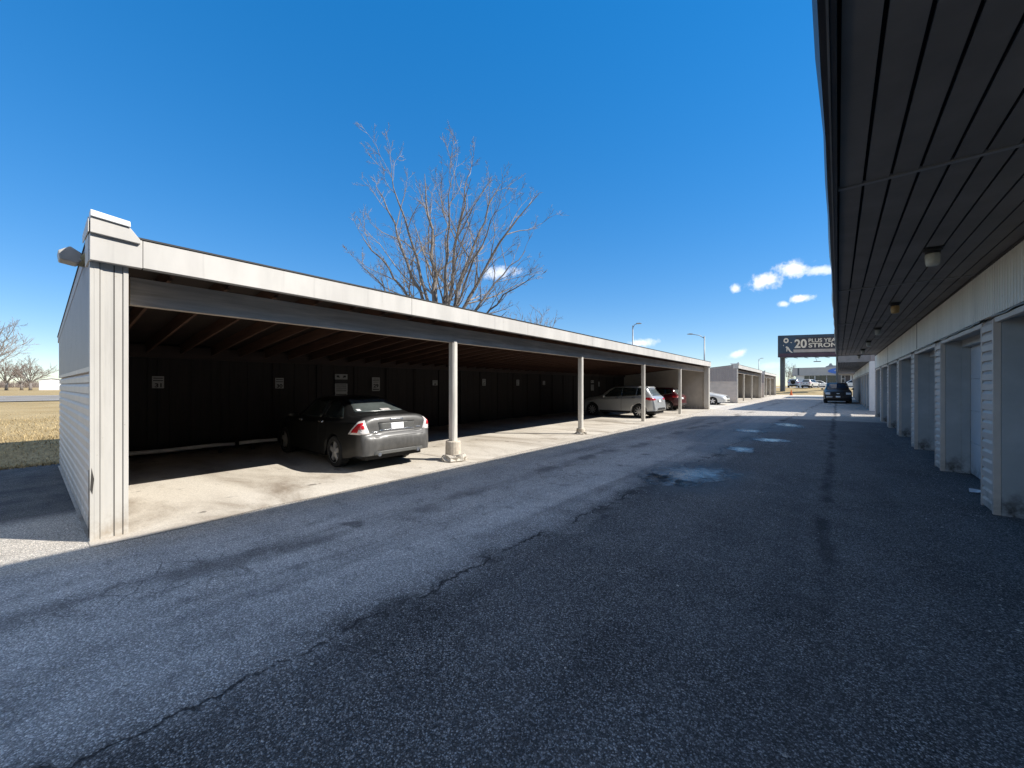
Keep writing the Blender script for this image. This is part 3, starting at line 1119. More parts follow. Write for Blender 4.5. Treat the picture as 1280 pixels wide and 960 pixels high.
# parking rails on the floor in front of the back wall
def rail(y0, y1, label, tilt=0):
    T = thing('parking_rail', label, 'rail', tuple(cp(-5.45, y0, 0)), CR, 'white parking rails on the floor')
    r = MB()
    n = 6
    r.path([(0 + tilt * i / n, (y1 - y0) * i / n, .20 + .008 * sin(i * 1.7)) for i in range(n + 1)], [.045] * (n + 1), 8)
    r.build('pipe', 'rail', T, smooth=True)
    for y in (.3, (y1 - y0) - .3):
        l = MB(); l.box(-.03, .03, y - .03, y + .03, .005, .165)
        l.build('leg', 'dark', T)


rail(.4, 2.85, 'white parking rail on the floor below sign 31')
rail(2.95, 5.3, 'white parking rail on the floor below sign 30, reaching the grey car', .1)

# ----------------------------------------------------------------- parking signs
def sign(y, z, w, h, number, label, style=0):
    base = cp(-DEP + .106, y, z)
    T = thing('parking_sign', label, 'sign', tuple(base), CR, 'reserved parking signs on the back wall')
    p = MB(); p.box(0, .006, -w / 2, w / 2, -h / 2, h / 2)
    p.build('board', 'sign', T, bevel=.001)
    l = MB()
    x = .0075

    def bar(y0, y1, z0, z1):
        l.box(x - .001, x, y0, y1, z0, z1)
    hw = w / 2
    if style == 0:
        bar(-hw * .80, hw * .80, h * .30, h * .37)
        bar(-hw * .86, hw * .86, h * .10, h * .17)
        size = min(h * .50, w * .62)
        zt = -h * .42
    else:
        bar(-hw * .7, hw * .7, h * .36, h * .40)
        bar(-hw * .8, hw * .8, h * .24, h * .28)
        bar(-hw * .7, hw * .7, h * .13, h * .16)
        bar(-hw * .8, hw * .8, -h * .42, -h * .34)
        size = h * .36
        zt = -h * .24
    if number:
        vs, fs = text_mesh(number, size, .006 * size / .15, 1.15)
        ww = max(v[0] for v in vs)
        l.add([(x, v[0] - ww / 2, v[1] + zt) for v in vs], fs)
    l.build('lettering', 'black', T, fix=False)
    return T


sign(1.52, 1.73, .21, .28, '31', 'square white reserved sign reading 31 in the nearest dark stall')
sign(4.12, 1.72, .22, .30, '30', 'square white reserved sign reading 30 left of the grey car')
sign(7.2, 1.70, .30, .47, '29', 'tall white reserved sign reading 29 above the grey car roof', 1)
sign(9.85, 1.76, .25, .20, '28', 'small sign reading 28 on the wall between grey car and first post')
sign(12.75, 1.80, .22, .31, '27', 'narrow sign reading 27 just right of the first post', 1)
sign(15.3, 1.80, .22, .30, '26', 'narrow sign reading 26, second right of the first post', 1)
sign(17.7, 1.80, .22, .22, '25', 'small sign reading 25, left of the second post')
sign(24.6, 1.75, .2, .34, '23', 'faint narrow sign reading 23 above the silver car bonnet', 1)


def notice(y, z, w, h, label):
    T = thing('notice_sign', label, 'sign', tuple(cp(-DEP + .106, y, z)), CR, 'two part notice signs on the back wall')
    p = MB()
    p.box(0, .006, -w / 2, w / 2, h * .26, h * .5)
    p.box(0, .006, -w / 2, w / 2, -h * .34, h * .06)
    p.box(0, .006, -w / 2 * .98, w / 2 * .98, -h * .5, -h * .38)
    p.box(0, .003, -w / 2 * .96, w / 2 * .96, -h * .5, h * .5)
    p.build('board', 'sign', T, bevel=.001)
    l = MB()
    x = .0078
    l.box(.0032, .0045, -w * .48, w * .48, h * .065, h * .255)
    for s in (-1, 1):
        l.prism([(s * w * .12, h * .33), (s * w * .38, h * .36), (s * w * .36, h * .44), (s * w * .18, h * .44)], 0, x - .001, x)
    for q in (-.27, -.18, -.09, 0):
        l.box(x - .001, x, -w * .40, w * .40, h * q - h * .015, h * q + h * .015)
    l.box(x - .001, x, -w * .42, w * .42, -h * .46, -h * .42)
    l.build('lettering', 'black', T)


notice(5.95, 1.67, .42, .70, 'stacked white notice signs with dark print left above grey car')
notice(23.6, 1.66, .42, .7, 'faint stacked notice boards on the wall behind the silver car')

# ----------------------------------------------------------------- cars
def hermite(keys):
    xs_ = [k[0] for k in keys]; ys_ = [k[1] for k in keys]
    n = len(keys)
    d = [(ys_[i + 1] - ys_[i]) / (xs_[i + 1] - xs_[i]) for i in range(n - 1)]
    m = [d[0]] + [0 if d[i - 1] * d[i] <= 0 else 2 * d[i - 1] * d[i] / (d[i - 1] + d[i]) for i in range(1, n - 1)] + [d[-1]]

    def f(x):
        if x <= xs_[0]: return ys_[0]
        if x >= xs_[-1]: return ys_[-1]
        for i in range(n - 1):
            if x <= xs_[i + 1]: break
        h = xs_[i + 1] - xs_[i]; t = (x - xs_[i]) / h
        return ((2 * t ** 3 - 3 * t ** 2 + 1) * ys_[i] + (t ** 3 - 2 * t ** 2 + t) * h * m[i] + (-2 * t ** 3 + 3 * t ** 2) * ys_[i + 1] + (t ** 3 - t ** 2) * h * m[i + 1])
    return f


def catmull(pts, per):
    out_ = []
    n = len(pts)
    for i in range(n - 1):
        p0 = pts[max(i - 1, 0)]; p1 = pts[i]; p2 = pts[i + 1]; p3 = pts[min(i + 2, n - 1)]
        for k in range(per):
            t = k / per
            out_.append(tuple(.5 * (2 * p1[j] + (p2[j] - p0[j]) * t + (2 * p0[j] - 5 * p1[j] + 4 * p2[j] - p3[j]) * t * t + (3 * p1[j] - p0[j] - 3 * p2[j] + p3[j]) * t ** 3) for j in (0, 1)))
    out_.append(pts[-1])
    return out_


class Car:
    def __init__(s, T, P, mat):
        s.T = T; s.P = P; L = P['L']
        s.L = L
        zt, w, wtp, zb, sl = (hermite(P[k]) for k in ('ZT', 'W', 'WT', 'ZB', 'SILL'))
        R = P['arch']
        st = set()
        x = 0
        while x <= L:
            st.add(round(x, 3)); x += .05
        for e in range(0, 14):
            st.add(round(e * .015, 3)); st.add(round(L - e * .015, 3))
        for ax in P['axles']:
            for q in range(-20, 21):
                st.add(round(ax + R * sin(q / 20 * pi / 2), 3))
        st.add(L)
        xs_ = sorted(q for q in st if 0 <= q <= L)
        rows = []
        for x in xs_:
            W_, WT_, ZT_, ZS_ = w(x), wtp(x), zt(x), sl(x)
            ZB_ = min(zb(x), ZT_ - .03)
            z0 = ZS_
            for ax in P['axles']:
                d = abs(x - ax)
                if d < R: z0 = max(z0, P['axz'] + sqrt(max(0, R * R - d * d)))
            z0 = min(z0, ZB_ - .06)
            zm = max((ZS_ + ZB_) * .5, z0 + .015)
            pts = [(W_ - .28, z0), (W_ - .03, z0), (W_ - .008, z0 + .02), (W_, zm), (W_ - .012, max(ZB_ - .06, zm + .01)), (W_ - .055, ZB_),
                   ((W_ - .07) * .45 + WT_ * .55, ZB_ + (ZT_ - ZB_) * .5), (WT_ + .01, ZT_ - min(.07, (ZT_ - ZB_) * .35)), (WT_ - .10, ZT_ - .015), (WT_ * .5, ZT_), (0, ZT_ + .004)]
            half = catmull(pts, 3)
            row = [(x, y, z) for y, z in half] + [(x, -y, z) for y, z in reversed(half[:-1])]
            rows.append(row)
        m = len(rows[0])
        vs = [p for r in rows for p in r]
        fs = [(i * m + k, i * m + k + 1, (i + 1) * m + k + 1, (i + 1) * m + k) for i in range(len(rows) - 1) for k in range(m - 1)]
        fs += [(i * m + m - 1, i * m, (i + 1) * m, (i + 1) * m + m - 1) for i in range(len(rows) - 1)]
        fs += [tuple(range(m - 1, -1, -1)), tuple((len(rows) - 1) * m + k for k in range(m))]
        s.bvh = BVHTree.FromPolygons([Vector(v) for v in vs], fs)
        ox = L / 2
        s.ox = ox
        mb = MB().add([(x - ox, y, z) for x, y, z in vs], fs)
        s.body = mb.build('body', mat, T, smooth=True)
        # dark belly
        u = MB()
        x0, x1 = P['axles'][0] - .9, P['axles'][1] + .75
        u.box(max(.12, x0) - ox, min(L - .15, x1) - ox, -w(L / 2) + .24, w(L / 2) - .24, .22, .55)
        u.build('underbody', 'dark', T)

    def patch(s, name, mat, outl, frame, off=.006, rings=4, parent=None, smooth=True, dens=6):
        """outl: 2D outline; frame(a,b)->(origin, dir) ray in body coordinates"""
        pts = []
        n = len(outl)
        for i in range(n):
            a, b = outl[i], outl[(i + 1) % n]
            for k in range(dens):
                pts.append((a[0] + (b[0] - a[0]) * k / dens, a[1] + (b[1] - a[1]) * k / dens))
        cx = sum(p[0] for p in pts) / len(pts); cy = sum(p[1] for p in pts) / len(pts)

        def hit(a, b):
            o, d = frame(a, b)
            h = s.bvh.ray_cast(Vector(o), Vector(d).normalized())
            if h[0] is None: return None
            nr = h[1]
            if nr.dot(Vector(d)) > 0: nr = -nr
            return h[0] + nr * off
        vs = [hit(cx, cy)]
        if vs[0] is None: return None
        N_ = len(pts)
        for r in range(1, rings + 1):
            t = r / rings
            for p in pts:
                q = hit(cx + (p[0] - cx) * t, cy + (p[1] - cy) * t)
                if q is None: q = vs[-1]
                vs.append(q)
        fs = [(0, 1 + i, 1 + (i + 1) % N_) for i in range(N_)]
        for r in range(rings - 1):
            for i in range(N_):
                a = 1 + r * N_
                fs.append((a + i, a + N_ + i, a + N_ + (i + 1) % N_, a + (i + 1) % N_))
        # short skirt back towards the body, for thickness
        base = len(vs)
        last = 1 + (rings - 1) * N_
        for i in range(N_):
            p = pts[i]; o, d = frame(*p)
            vs.append(vs[last + i] + Vector(d).normalized() * (off * 1.5))
        for i in range(N_):
            fs.append((last + i, base + i, base + (i + 1) % N_, last + (i + 1) % N_))
        mb = MB().add([(v[0] - s.ox, v[1], v[2]) for v in vs], fs)
        return mb.build(name, mat, parent or s.T, smooth=smooth)

    def rear(s, name, mat, outl, **k):
        return s.patch(name, mat, outl, lambda a, b: ((-3, a, b), (1, 0, 0)), **k)

    def front(s, name, mat, outl, **k):
        return s.patch(name, mat, outl, lambda a, b: ((s.L + 3, a, b), (-1, 0, 0)), **k)

    def side(s, name, mat, outl, sg, **k):
        return s.patch(name, mat, outl, lambda a, b: ((a, sg * 3, b), (0, -sg, 0)), **k)

    def corner(s, name, mat, outl, sg, end=0, **k):
        """seen diagonally: a = distance along (outward) tangent"""
        q = 1 / sqrt(2)
        if end == 0:
            return s.patch(name, mat, outl, lambda a, b: ((a * q - 3 * q, sg * (a * q + 3 * q), b), (q, -sg * q, 0)), **k)
        return s.patch(name, mat, outl, lambda a, b: ((s.L - a * q + 3 * q, sg * (a * q + 3 * q), b), (-q, -sg * q, 0)), **k)

    def wheels(s, r, y, spokes=5, sides=(1, -1), axles=(0, 1), wid=.21):
        w0 = {}
        for sg in sides:
            for ai in axles:
                ax = s.P['axles'][ai]
                if sg not in w0:
                    t = MB()
                    a, b = wid / 2, wid / 2
                    t.lathe([(r * .66, -a), (r * .93, -a), (r, -a * .72), (r, a * .72), (r * .93, a), (r * .66, a), (r * .64, a * .6), (r * .64, -a * .9), (r * .66, -a)], 36, axis=1, cap=False)
                    W_ = t.build('wheel', 'tyre', s.T, smooth=False)
                    m = MB()
                    o = sg * wid / 2
                    yy = o - sg * .012
                    # rim lip, dish and spokes
                    m.lathe([(r * .66, o), (r * .70, o), (r * .70, o - sg * .03), (r * .655, o - sg * .03), (r * .66, o)], 36, axis=1, cap=False)
                    nA = spokes
                    for q in range(nA):
                        th = 2 * pi * q / nA + .3
                        e = Vector((cos(th), 0, sin(th))); f = Vector((-sin(th), 0, cos(th)))
                        w1, w2 = (.052, .036) if nA <= 6 else (.026, .020)
                        vs = []
                        for (rr_, ww, dd) in ((r * .10, w1, 0), (r * .665, w2 * 1.25, -.012)):
                            for (k1, k2) in ((-1, 0), (1, 0), (1, -1), (-1, -1)):
                                p = e * rr_ + f * (ww * k1)
                                vs.append((p.x, yy + sg * (dd + k2 * .03), p.z))
                        m.add(vs, [(0, 1, 2, 3), (7, 6, 5, 4), (0, 4, 5, 1), (1, 5, 6, 2), (2, 6, 7, 3), (3, 7, 4, 0)])
                    m.lathe([(r * .19, yy - sg * .02), (r * .19, yy + sg * .004), (r * .1, yy + sg * .008)], 18, axis=1)
                    m.build('rim', 'rim', W_)
                    d = MB()
                    d.lathe([(r * .65, o - sg * .075), (r * .64, o - sg * .07)], 30, axis=1)
                    d.build('brake_disc', 'dark', W_)
                    w0[sg] = W_
                else:
                    W_ = dup(w0[sg], s.T)
                W_.location = (ax - s.ox, sg * y, r)

    def mirror(s, x, y, z, mat, sides=(1, -1)):
        for sg in sides:
            m = MB()
            vs = []
            n1, n2 = 12, 8
            for u in range(n2 + 1):
                for v in range(n1):
                    th = pi * u / n2; ph = 2 * pi * v / n1
                    vs.append((x - s.ox + .05 * sin(th) * cos(ph), sg * (y + .10 * cos(th)), z + .075 * sin(th) * sin(ph)))
            m.add(vs, [(u * n1 + v, u * n1 + (v + 1) % n1, (u + 1) * n1 + (v + 1) % n1, (u + 1) * n1 + v) for u in range(n2) for v in range(n1)])
            m.box(x - s.ox - .02, x - s.ox + .03, min(sg * (y - .16), sg * (y - .05)), max(sg * (y - .16), sg * (y - .05)), z - .05, z - .01)
            m.build('mirror', mat, s.T, smooth=True)


def rect(y0, y1, z0, z1):
    return [(y0, z0), (y1, z0), (y1, z1), (y0, z1)]


SEDAN = dict(L=4.83, arch=.375, axz=.325, axles=(1.08, 3.81),
    ZT=[(0, .58), (.02, .66), (.05, .71), (.085, .76), (.11, .98), (.16, 1.075), (.24, 1.095), (.60, 1.115), (.72, 1.145), (1.40, 1.405), (1.75, 1.45), (2.2, 1.46), (2.65, 1.425), (3.45, 1.06), (3.6, 1.01), (4.4, .87), (4.68, .74), (4.78, .62), (4.83, .50)],
    W=[(0, .66), (.03, .76), (.10, .825), (.25, .87), (.6, .905), (1.1, .915), (3.8, .915), (4.3, .88), (4.6, .80), (4.75, .68), (4.83, .52)],
    WT=[(0, .50), (.10, .62), (.3, .70), (.62, .70), (1.40, .56), (2, .57), (2.65, .575), (3.45, .67), (3.7, .75), (4.5, .66), (4.83, .42)],
    ZB=[(0, .90), (.3, .985), (1, .96), (2.5, .93), (3.4, .90), (4.3, .76), (4.83, .50)],
    SILL=[(0, .33), (.25, .30), (.7, .22), (4, .21), (4.6, .22), (4.83, .26)])

# --- grey sedan
T = thing('parked_car', 'dark grey saloon parked nose in beside the first post, red rear lamps', 'car', (0, 0, 0))
c = Car(T, SEDAN, 'c_grey')
c.rear('rear_window', 'c_glass_rear', [(-.60, 1.135), (.60, 1.135), (.44, 1.385), (-.44, 1.385)], off=.008, rings=6)
c.front('windscreen', 'c_glass', [(-.66, 1.09), (.66, 1.09), (.48, 1.39), (-.48, 1.39)], off=.006)
for sg in (1, -1):
    c.side('side_window', 'c_glass', [(.86, 1.02), (1.78, 1.0), (1.78, 1.36), (1.45, 1.35), (1.2, 1.25)], sg)
    c.side('side_window', 'c_glass', [(1.86, 1.0), (2.98, .98), (2.75, 1.25), (2.55, 1.36), (1.86, 1.37)], sg)
    lamp = c.corner('tail_lamp', 'lamp_clear', [(.965, .735), (.90, .82), (.73, .985), (.615, 1.01), (.52, .745)], sg, off=.010)
    c.corner('red_lens', 'lamp_red', [(.89, .775), (.84, .84), (.72, .945), (.635, .965), (.605, .85), (.70, .84), (.73, .775)], sg, off=.0155, parent=lamp)
    hd = c.side('door_handle', 'chrome', rect(1.62, 1.80, .90, .925), sg, off=.02)
    hd = c.side('door_handle', 'chrome', rect(2.72, 2.90, .885, .91), sg, off=.02)
    c.side('door_seam', 'dark', rect(1.80, 1.808, .30, .96), sg, off=.003)
    c.side('door_seam', 'dark', rect(2.90, 2.908, .30, .93), sg, off=.003)
    c.front('headlamp', 'lamp_front', [(sg * .42, .66), (sg * .78, .68), (sg * .74, .80), (sg * .46, .78)], off=.008)
pl = c.rear('plate_recess', 'valance', [(-.42, .80), (.42, .80), (.44, .945), (-.44, .945)], off=.004)
c.rear('licence_plate', 'plate', rect(-.155, .155, .80, .93), off=.014, parent=pl)
c.rear('chrome_strip', 'chrome', rect(-.42, .42, .785, .81), off=.012, parent=pl)
c.rear('trunk_handle', 'dark', rect(-.44, .44, .945, .955), off=.013, parent=pl)
c.rear('boot_edge', 'chrome', rect(-.16, .16, .985, 1.02), off=.006)
c.rear('model_badge', 'chrome', rect(-.60, -.48, .80, .825), off=.006)
c.rear('model_badge', 'chrome', rect(.44, .60, .765, .785), off=.006)
c.rear('boot_seam', 'dark', rect(-.58, .58, .737, .745), off=.004)
c.rear('lower_valance', 'valance', [(-.60, .335), (.60, .335), (.58, .40), (-.58, .40)], off=.006)
for y in (.47, -.47):
    e = MB(); e.lathe([(.028, 0), (.038, .0), (.038, .16), (.028, .16)], 14, (0, 0, 0), axis=0)
    o = e.build('exhaust_tip', 'chrome', T); o.location = (-.01 - c.ox, y, .335)
c.rear('window_sticker', 'plate', [(.45, 1.155), (.53, 1.155), (.53, 1.185), (.45, 1.185)], off=.014)
c.rear('brake_light', 'lamp_clear', rect(-.26, -.02, 1.15, 1.185), off=.012)
c.rear('rear_bumper_seam', 'dark', rect(-.64, .64, .668, .674), off=.004)
c.wheels(.325, .80, 5)
c.mirror(3.05, .98, 1.02, 'c_grey')
T.location = (-6.70 - 2.33, 4.50, .006); T.rotation_euler = (0, 0, pi + radians(-.5)); T.scale = (.965, .93, .97)

SUV = dict(L=4.30, arch=.40, axz=.345, axles=(.83, 3.48),
    ZT=[(0, .50), (.03, .62), (.07, .80), (.10, .92), (.14, 1.02), (.22, 1.12), (.46, 1.42), (.54, 1.545), (.62, 1.585), (.9, 1.61), (1.7, 1.63), (2.3, 1.585), (3.05, 1.16), (3.2, 1.09), (3.9, .98), (4.15, .85), (4.25, .70), (4.30, .5)],
    W=[(0, .66), (.05, .78), (.15, .84), (.4, .88), (.8, .895), (3.4, .895), (3.9, .85), (4.15, .76), (4.30, .55)],
    WT=[(0, .5), (.1, .66), (.22, .70), (.55, .58), (.9, .60), (1.7, .60), (2.3, .60), (3.05, .70), (3.3, .76), (3.9, .68), (4.30, .4)],
    ZB=[(0, .9), (.3, 1.08), (1, 1.05), (2, 1.01), (3.0, .97), (3.9, .82), (4.30, .5)],
    SILL=[(0, .38), (.3, .36), (.7, .28), (3.6, .26), (4.1, .27), (4.30, .32)])


def suv(label, mat, loc, rz, group=None, spokes=9, lamp='red'):
    T = thing('parked_car', label, 'car', loc, rz, group)
    c = Car(T, SUV, mat)
    c.rear('rear_window', 'c_glass_rear', [(-.60, 1.13), (.60, 1.13), (.50, 1.46), (-.50, 1.46)], off=.008)
    c.front('windscreen', 'c_glass', [(-.66, 1.17), (.66, 1.17), (.52, 1.54), (-.52, 1.54)], off=.006)
    for sg in (1, -1):
        c.side('side_window', 'c_glass', [(.52, 1.20), (.985, 1.12), (.985, 1.52), (.70, 1.50)], sg)
        c.side('side_window', 'c_glass', [(.995, 1.12), (1.79, 1.07), (1.79, 1.545), (.995, 1.52)], sg)
        c.side('side_window', 'c_glass', [(1.80, 1.07), (2.85, 1.03), (2.50, 1.36), (2.22, 1.52), (1.80, 1.545)], sg)
        c.corner('tail_lamp', 'lamp_red', [(.98, .96), (.93, 1.045), (.66, 1.02), (.42, .975), (.42, .92), (.66, .90), (.85, .90)], sg, off=.010)
        c.side('wheel_arch', 'dark', [(.83 + .46 * cos(pi * q / 14), .345 + .46 * sin(pi * q / 14)) for q in range(1, 14)] + [(.83 + .405 * cos(pi * q / 14), .345 + .405 * sin(pi * q / 14)) for q in range(13, 0, -1)], sg) if False else None
        c.side('door_handle', 'chrome', rect(1.05, 1.22, .99, 1.02), sg, off=.02)
        c.side('door_handle', 'chrome', rect(1.95, 2.12, .97, 1.0), sg, off=.02)
        c.side('sill_trim', 'dark', rect(1.27, 3.02, .265, .34), sg, off=.008)
        c.side('door_seam', 'dark', rect(1.775, 1.785, .36, 1.05), sg, off=.003)
        c.front('headlamp', 'lamp_front', [(sg * .45, .76), (sg * .80, .80), (sg * .74, .90), (sg * .48, .86)], off=.008)
    pl = c.rear('plate_recess', 'valance', [(-.34, .80), (.34, .80), (.32, .93), (-.32, .93)], off=.004)
    c.rear('licence_plate', 'plate', rect(-.155, .155, .80, .92), off=.012, parent=pl)
    c.rear('lower_bumper', 'dark', [(-.62, .40), (.62, .40), (.50, .52), (-.50, .52)], off=.006)
    c.rear('roof_spoiler', mat, [(-.52, 1.50), (.52, 1.50), (.48, 1.56), (-.48, 1.56)], off=.05)
    c.wheels(.345, .785, spokes)
    c.mirror(2.72, .97, 1.08, mat)
    return T


suv('silver crossover parked nose in beside the third post, white sunlit tailgate', 'c_silver', (-6.88 - 2.15, 20.05, .006), pi)

HATCH = dict(SUV)
HATCH['ZT'] = [(x, z * .93 if z > .6 else z) for x, z in SUV['ZT']]
sv = suv('red hatchback mostly hidden behind the fourth post near the far wall', 'c_red', (-7.78 - 2.1, 26.95, .006), pi, None, 6)
sv.scale = (.97, .97, .94)

# --- white car nose, between the carports
T = thing('parked_car', 'white saloon nose poking out past the far wall of the near carport', 'car')
c = Car(T, SEDAN, 'c_white')
c.front('windscreen', 'c_glass', [(-.66, 1.09), (.66, 1.09), (.48, 1.39), (-.48, 1.39)])
c.rear('rear_window', 'c_glass', [(-.60, 1.135), (.60, 1.135), (.44, 1.385), (-.44, 1.385)])
for sg in (1, -1):
    c.side('side_window', 'c_glass', [(.86, 1.02), (1.78, 1.0), (1.78, 1.36), (1.45, 1.35), (1.2, 1.25)], sg)
    c.side('side_window', 'c_glass', [(1.86, 1.0), (2.98, .98), (2.75, 1.25), (2.55, 1.36), (1.86, 1.37)], sg)
    c.corner('headlamp', 'lamp_front', [(.46, .64), (.86, .70), (.84, .79), (.50, .76)], sg, 1, off=.008)
c.front('grille', 'dark', [(-.36, .60), (.36, .60), (.40, .73), (-.40, .73)])
c.front('bumper_intake', 'dark', [(-.5, .32), (.5, .32), (.46, .42), (-.46, .42)])
c.wheels(.325, .80, 5)
c.mirror(3.05, .98, 1.02, 'c_white')
T.location = (-7.12 - 2.415, 37.3, .006); T.rotation_euler = (0, 0, radians(-2))

# --- big black truck-like SUV facing the camera
BIG = dict(L=5.2, arch=.44, axz=.40, axles=(1.15, 4.25),
    ZT=[(0, .55), (.04, .8), (.10, 1.2), (.3, 1.75), (.42, 1.88), (.7, 1.92), (2.6, 1.92), (2.9, 1.87), (3.55, 1.36), (3.7, 1.27), (4.7, 1.17), (5.05, 1.10), (5.14, .95), (5.2, .6)],
    W=[(0, .85), (.1, .94), (.4, 1.0), (4.6, 1.0), (5.0, .97), (5.15, .93), (5.2, .88)],
    WT=[(0, .7), (.3, .72), (.7, .74), (2.9, .74), (3.6, .80), (3.8, .88), (4.8, .88), (5.2, .80)],
    ZB=[(0, 1.0), (.4, 1.22), (3.5, 1.20), (4.6, 1.10), (5.1, 1.0), (5.2, .6)],
    SILL=[(0, .5), (.4, .42), (4.4, .42), (5.0, .42), (5.2, .42)])
T = thing('parked_truck', 'black full-size truck facing the camera at the end of the lane', 'truck')
c = Car(T, BIG, 'c_black')
c.front('windscreen', 'c_glass_blue', [(-.78, 1.38), (.78, 1.38), (.66, 1.82), (-.66, 1.82)])
c.front('bonnet_edge', 'valance', rect(-.80, .80, 1.125, 1.15), off=.008)
gr = c.front('grille', 'dark', [(-.52, .76), (.52, .76), (.52, 1.06), (-.52, 1.06)])
c.front('emblem', 'plate', [(-.11, .89), (-.04, .875), (.04, .875), (.11, .89), (.11, .925), (.04, .94), (-.04, .94), (-.11, .925)], off=.012, parent=gr)
for sg in (1, -1):
    c.front('headlamp', 'lamp_front', [(sg * .56, .82), (sg * .90, .82), (sg * .90, 1.0), (sg * .56, 1.02)], off=.01)
    c.side('side_window', 'c_glass', [(.55, 1.28), (1.6, 1.28), (1.6, 1.76), (.6, 1.76)], sg)
    c.side('side_window', 'c_glass', [(1.68, 1.28), (3.3, 1.26), (2.95, 1.60), (2.75, 1.76), (1.68, 1.76)], sg)
    r = MB(); r.box(.9 - c.ox, 2.7 - c.ox, sg * .66 - .025, sg * .66 + .025, 1.955, 1.985)
    for x in (1.0, 1.8, 2.6): r.box(x - c.ox - .03, x - c.ox + .03, sg * .66 - .02, sg * .66 + .02, 1.89, 1.954)
    r.build('roof_rail', 'dark', T)
c.front('bumper', 'c_black', [(-.92, .50), (.92, .50), (.92, .66), (-.92, .66)], off=.05)
c.front('bumper_pale_patch', 'lamp_front', [(-.86, .56), (-.40, .56), (-.40, .63), (-.86, .63)], off=.06)  # pale patch on one side of the dark bumper
c.front('licence_plate', 'plate', rect(-.16, .16, .56, .68), off=.06)
c.wheels(.40, .86, 6, wid=.27)
c.mirror(3.45, 1.12, 1.32, 'c_black')
p = at(1046, 35.5)
T.location = (p.x, p.y + 2.6, .006); T.rotation_euler = (0, 0, -pi / 2 + radians(2))

# --- cars on the upper lot in front of the dealership
ZL = 1.23
def farcar(label, mat, px, d, rz, spare=False, sc=1.0):
    p = at(px, d, ZL)
    T = suv(label, mat, tuple(p), rz, 'cars in front of the showroom', 6)
    T.scale = (sc, sc, sc)
    if spare:
        s = MB(); s.lathe([(.12, -.10), (.33, -.10), (.36, -.04), (.36, .06), (.30, .10)], 24, axis=0)
        o = s.build('spare_wheel', 'tyre', T, smooth=False); o.location = (-2.15, .05, 1.0)
    return T


AW = pi / 2
farcar('pale blue off-roader with black spare wheel parked left of showroom', 'c_blue', 992, 82, AW + .05, True, 1.12)
farcar('pale hatchback with red rear bumper in front of the showroom', 'c_white', 1013, 78, AW - .35, False, 1.02)
farcar('white car half hidden behind the hatchback by the showroom glass', 'c_white', 1024, 86, AW - 1.2, False, .95)
farcar('white car seen between the black truck and the far garage corner', 'c_white', 1066, 80, AW + 1.3, False, 1.0)

# ----------------------------------------------------------------- showroom
T = thing('showroom_building', 'low grey showroom with dark glass front and blue sign in the distance', 'building', (0, 113, 1.23))
x0, x1 = -8.2, 16
b = MB()
b.box(x0 + .6, x1, .9, 14, 0, 3.0); b.build('wall', 'white_wall', T)
b = MB()
b.box(x0, x1 + .4, 0, 14.3, 2.75, 4.6); b.build('parapet_band', 'showroom', T, bevel=.03)
b = MB(); b.box(x0 + 1.0, x0 + 1.3, -.02, -.001, 2.9, 4.5); b.build('band_seam', 'steel_dark', T)
for k in range(9):
    xa = x0 + 2.2 + k * 2.1
    if k == 1: pass
    g = MB(); g.box(xa, xa + 1.9, .86, .895, .15, 2.7)
    o = g.build('window', 'showroom_glass', T)
    f = MB()
    for xx in (xa - .02, xa + .93, xa + 1.88): f.box(xx, xx + .05, .82, .858, .1, 2.74)
    f.box(xa + .05, xa + .92, .83, .857, 1.9, 1.96)
    f.build('window_frame', 'white_wall' if k in (0, 3, 5) else 'steel_dark', o)
sg_ = MB()
sg_.add([(6.0 * .48 * cos(2 * pi * i / 40), 0, .72 * sin(2 * pi * i / 40)) for i in range(40)] + [(6.0 * .48 * cos(2 * pi * i / 40), -.12, .72 * sin(2 * pi * i / 40)) for i in range(40)],
        [tuple(range(40)), tuple(range(79, 39, -1))] + [(i, (i + 1) % 40, 40 + (i + 1) % 40, 40 + i) for i in range(40)])
so = sg_.build('logo_sign', 'blue', T); so.location = (1.2, -.01, 3.7)
l = MB()
l.path([(-1.7 + 3.4 * i / 24, -.135, .18 * sin(i * 1.35) * (1 - i / 40)) for i in range(25)], [.07] * 25, 5)
l.build('logo_script', 'cream', so)
b = MB()
b.prism([(-1.0, 0), (1.0, 0), (.9, .45), (.35, .5), (.1, 1.0), (-.2, .95), (-.4, .5), (-.9, .3)], 1, 0, 1.6)
o = b.build('rooftop_unit', 'steel', T); o.location = (-1.2, 3, 4.6)

# ----------------------------------------------------------------- billboard
d = 74.0
p0 = at(973, d); p1 = at(1068, d - 3.6)
dx = p1 - p0
ang = atan2(dx.y, dx.x)
Wb = dx.length
Hb = 4.15
T = thing('billboard', 'large dark billboard with 20 plus years strong lettering above the carports', 'billboard', (p0.x, p0.y, 0), ang)
zb = 7.05
b = MB(); b.box(0, Wb, 0, .35, zb, zb + Hb); b.build('panel', 'navy', T, bevel=.02)
b = MB(); b.box(.06, 2.85, -.008, -.001, zb + .72, zb + Hb - .1); b.box(2.86, Wb - .06, -.008, -.001, zb + Hb - .5, zb + Hb - .1); b.build('teal_area', 'teal', T)
b = MB(); b.box(.06, Wb - .06, -.008, -.001, zb + .06, zb + .70); b.build('lower_strip', 'maroon', T)
b = MB(); b.box(2.45, Wb - .06, -.014, -.009, zb + .86, zb + 1.42); b.build('cream_band', 'band', T)
t = MB()
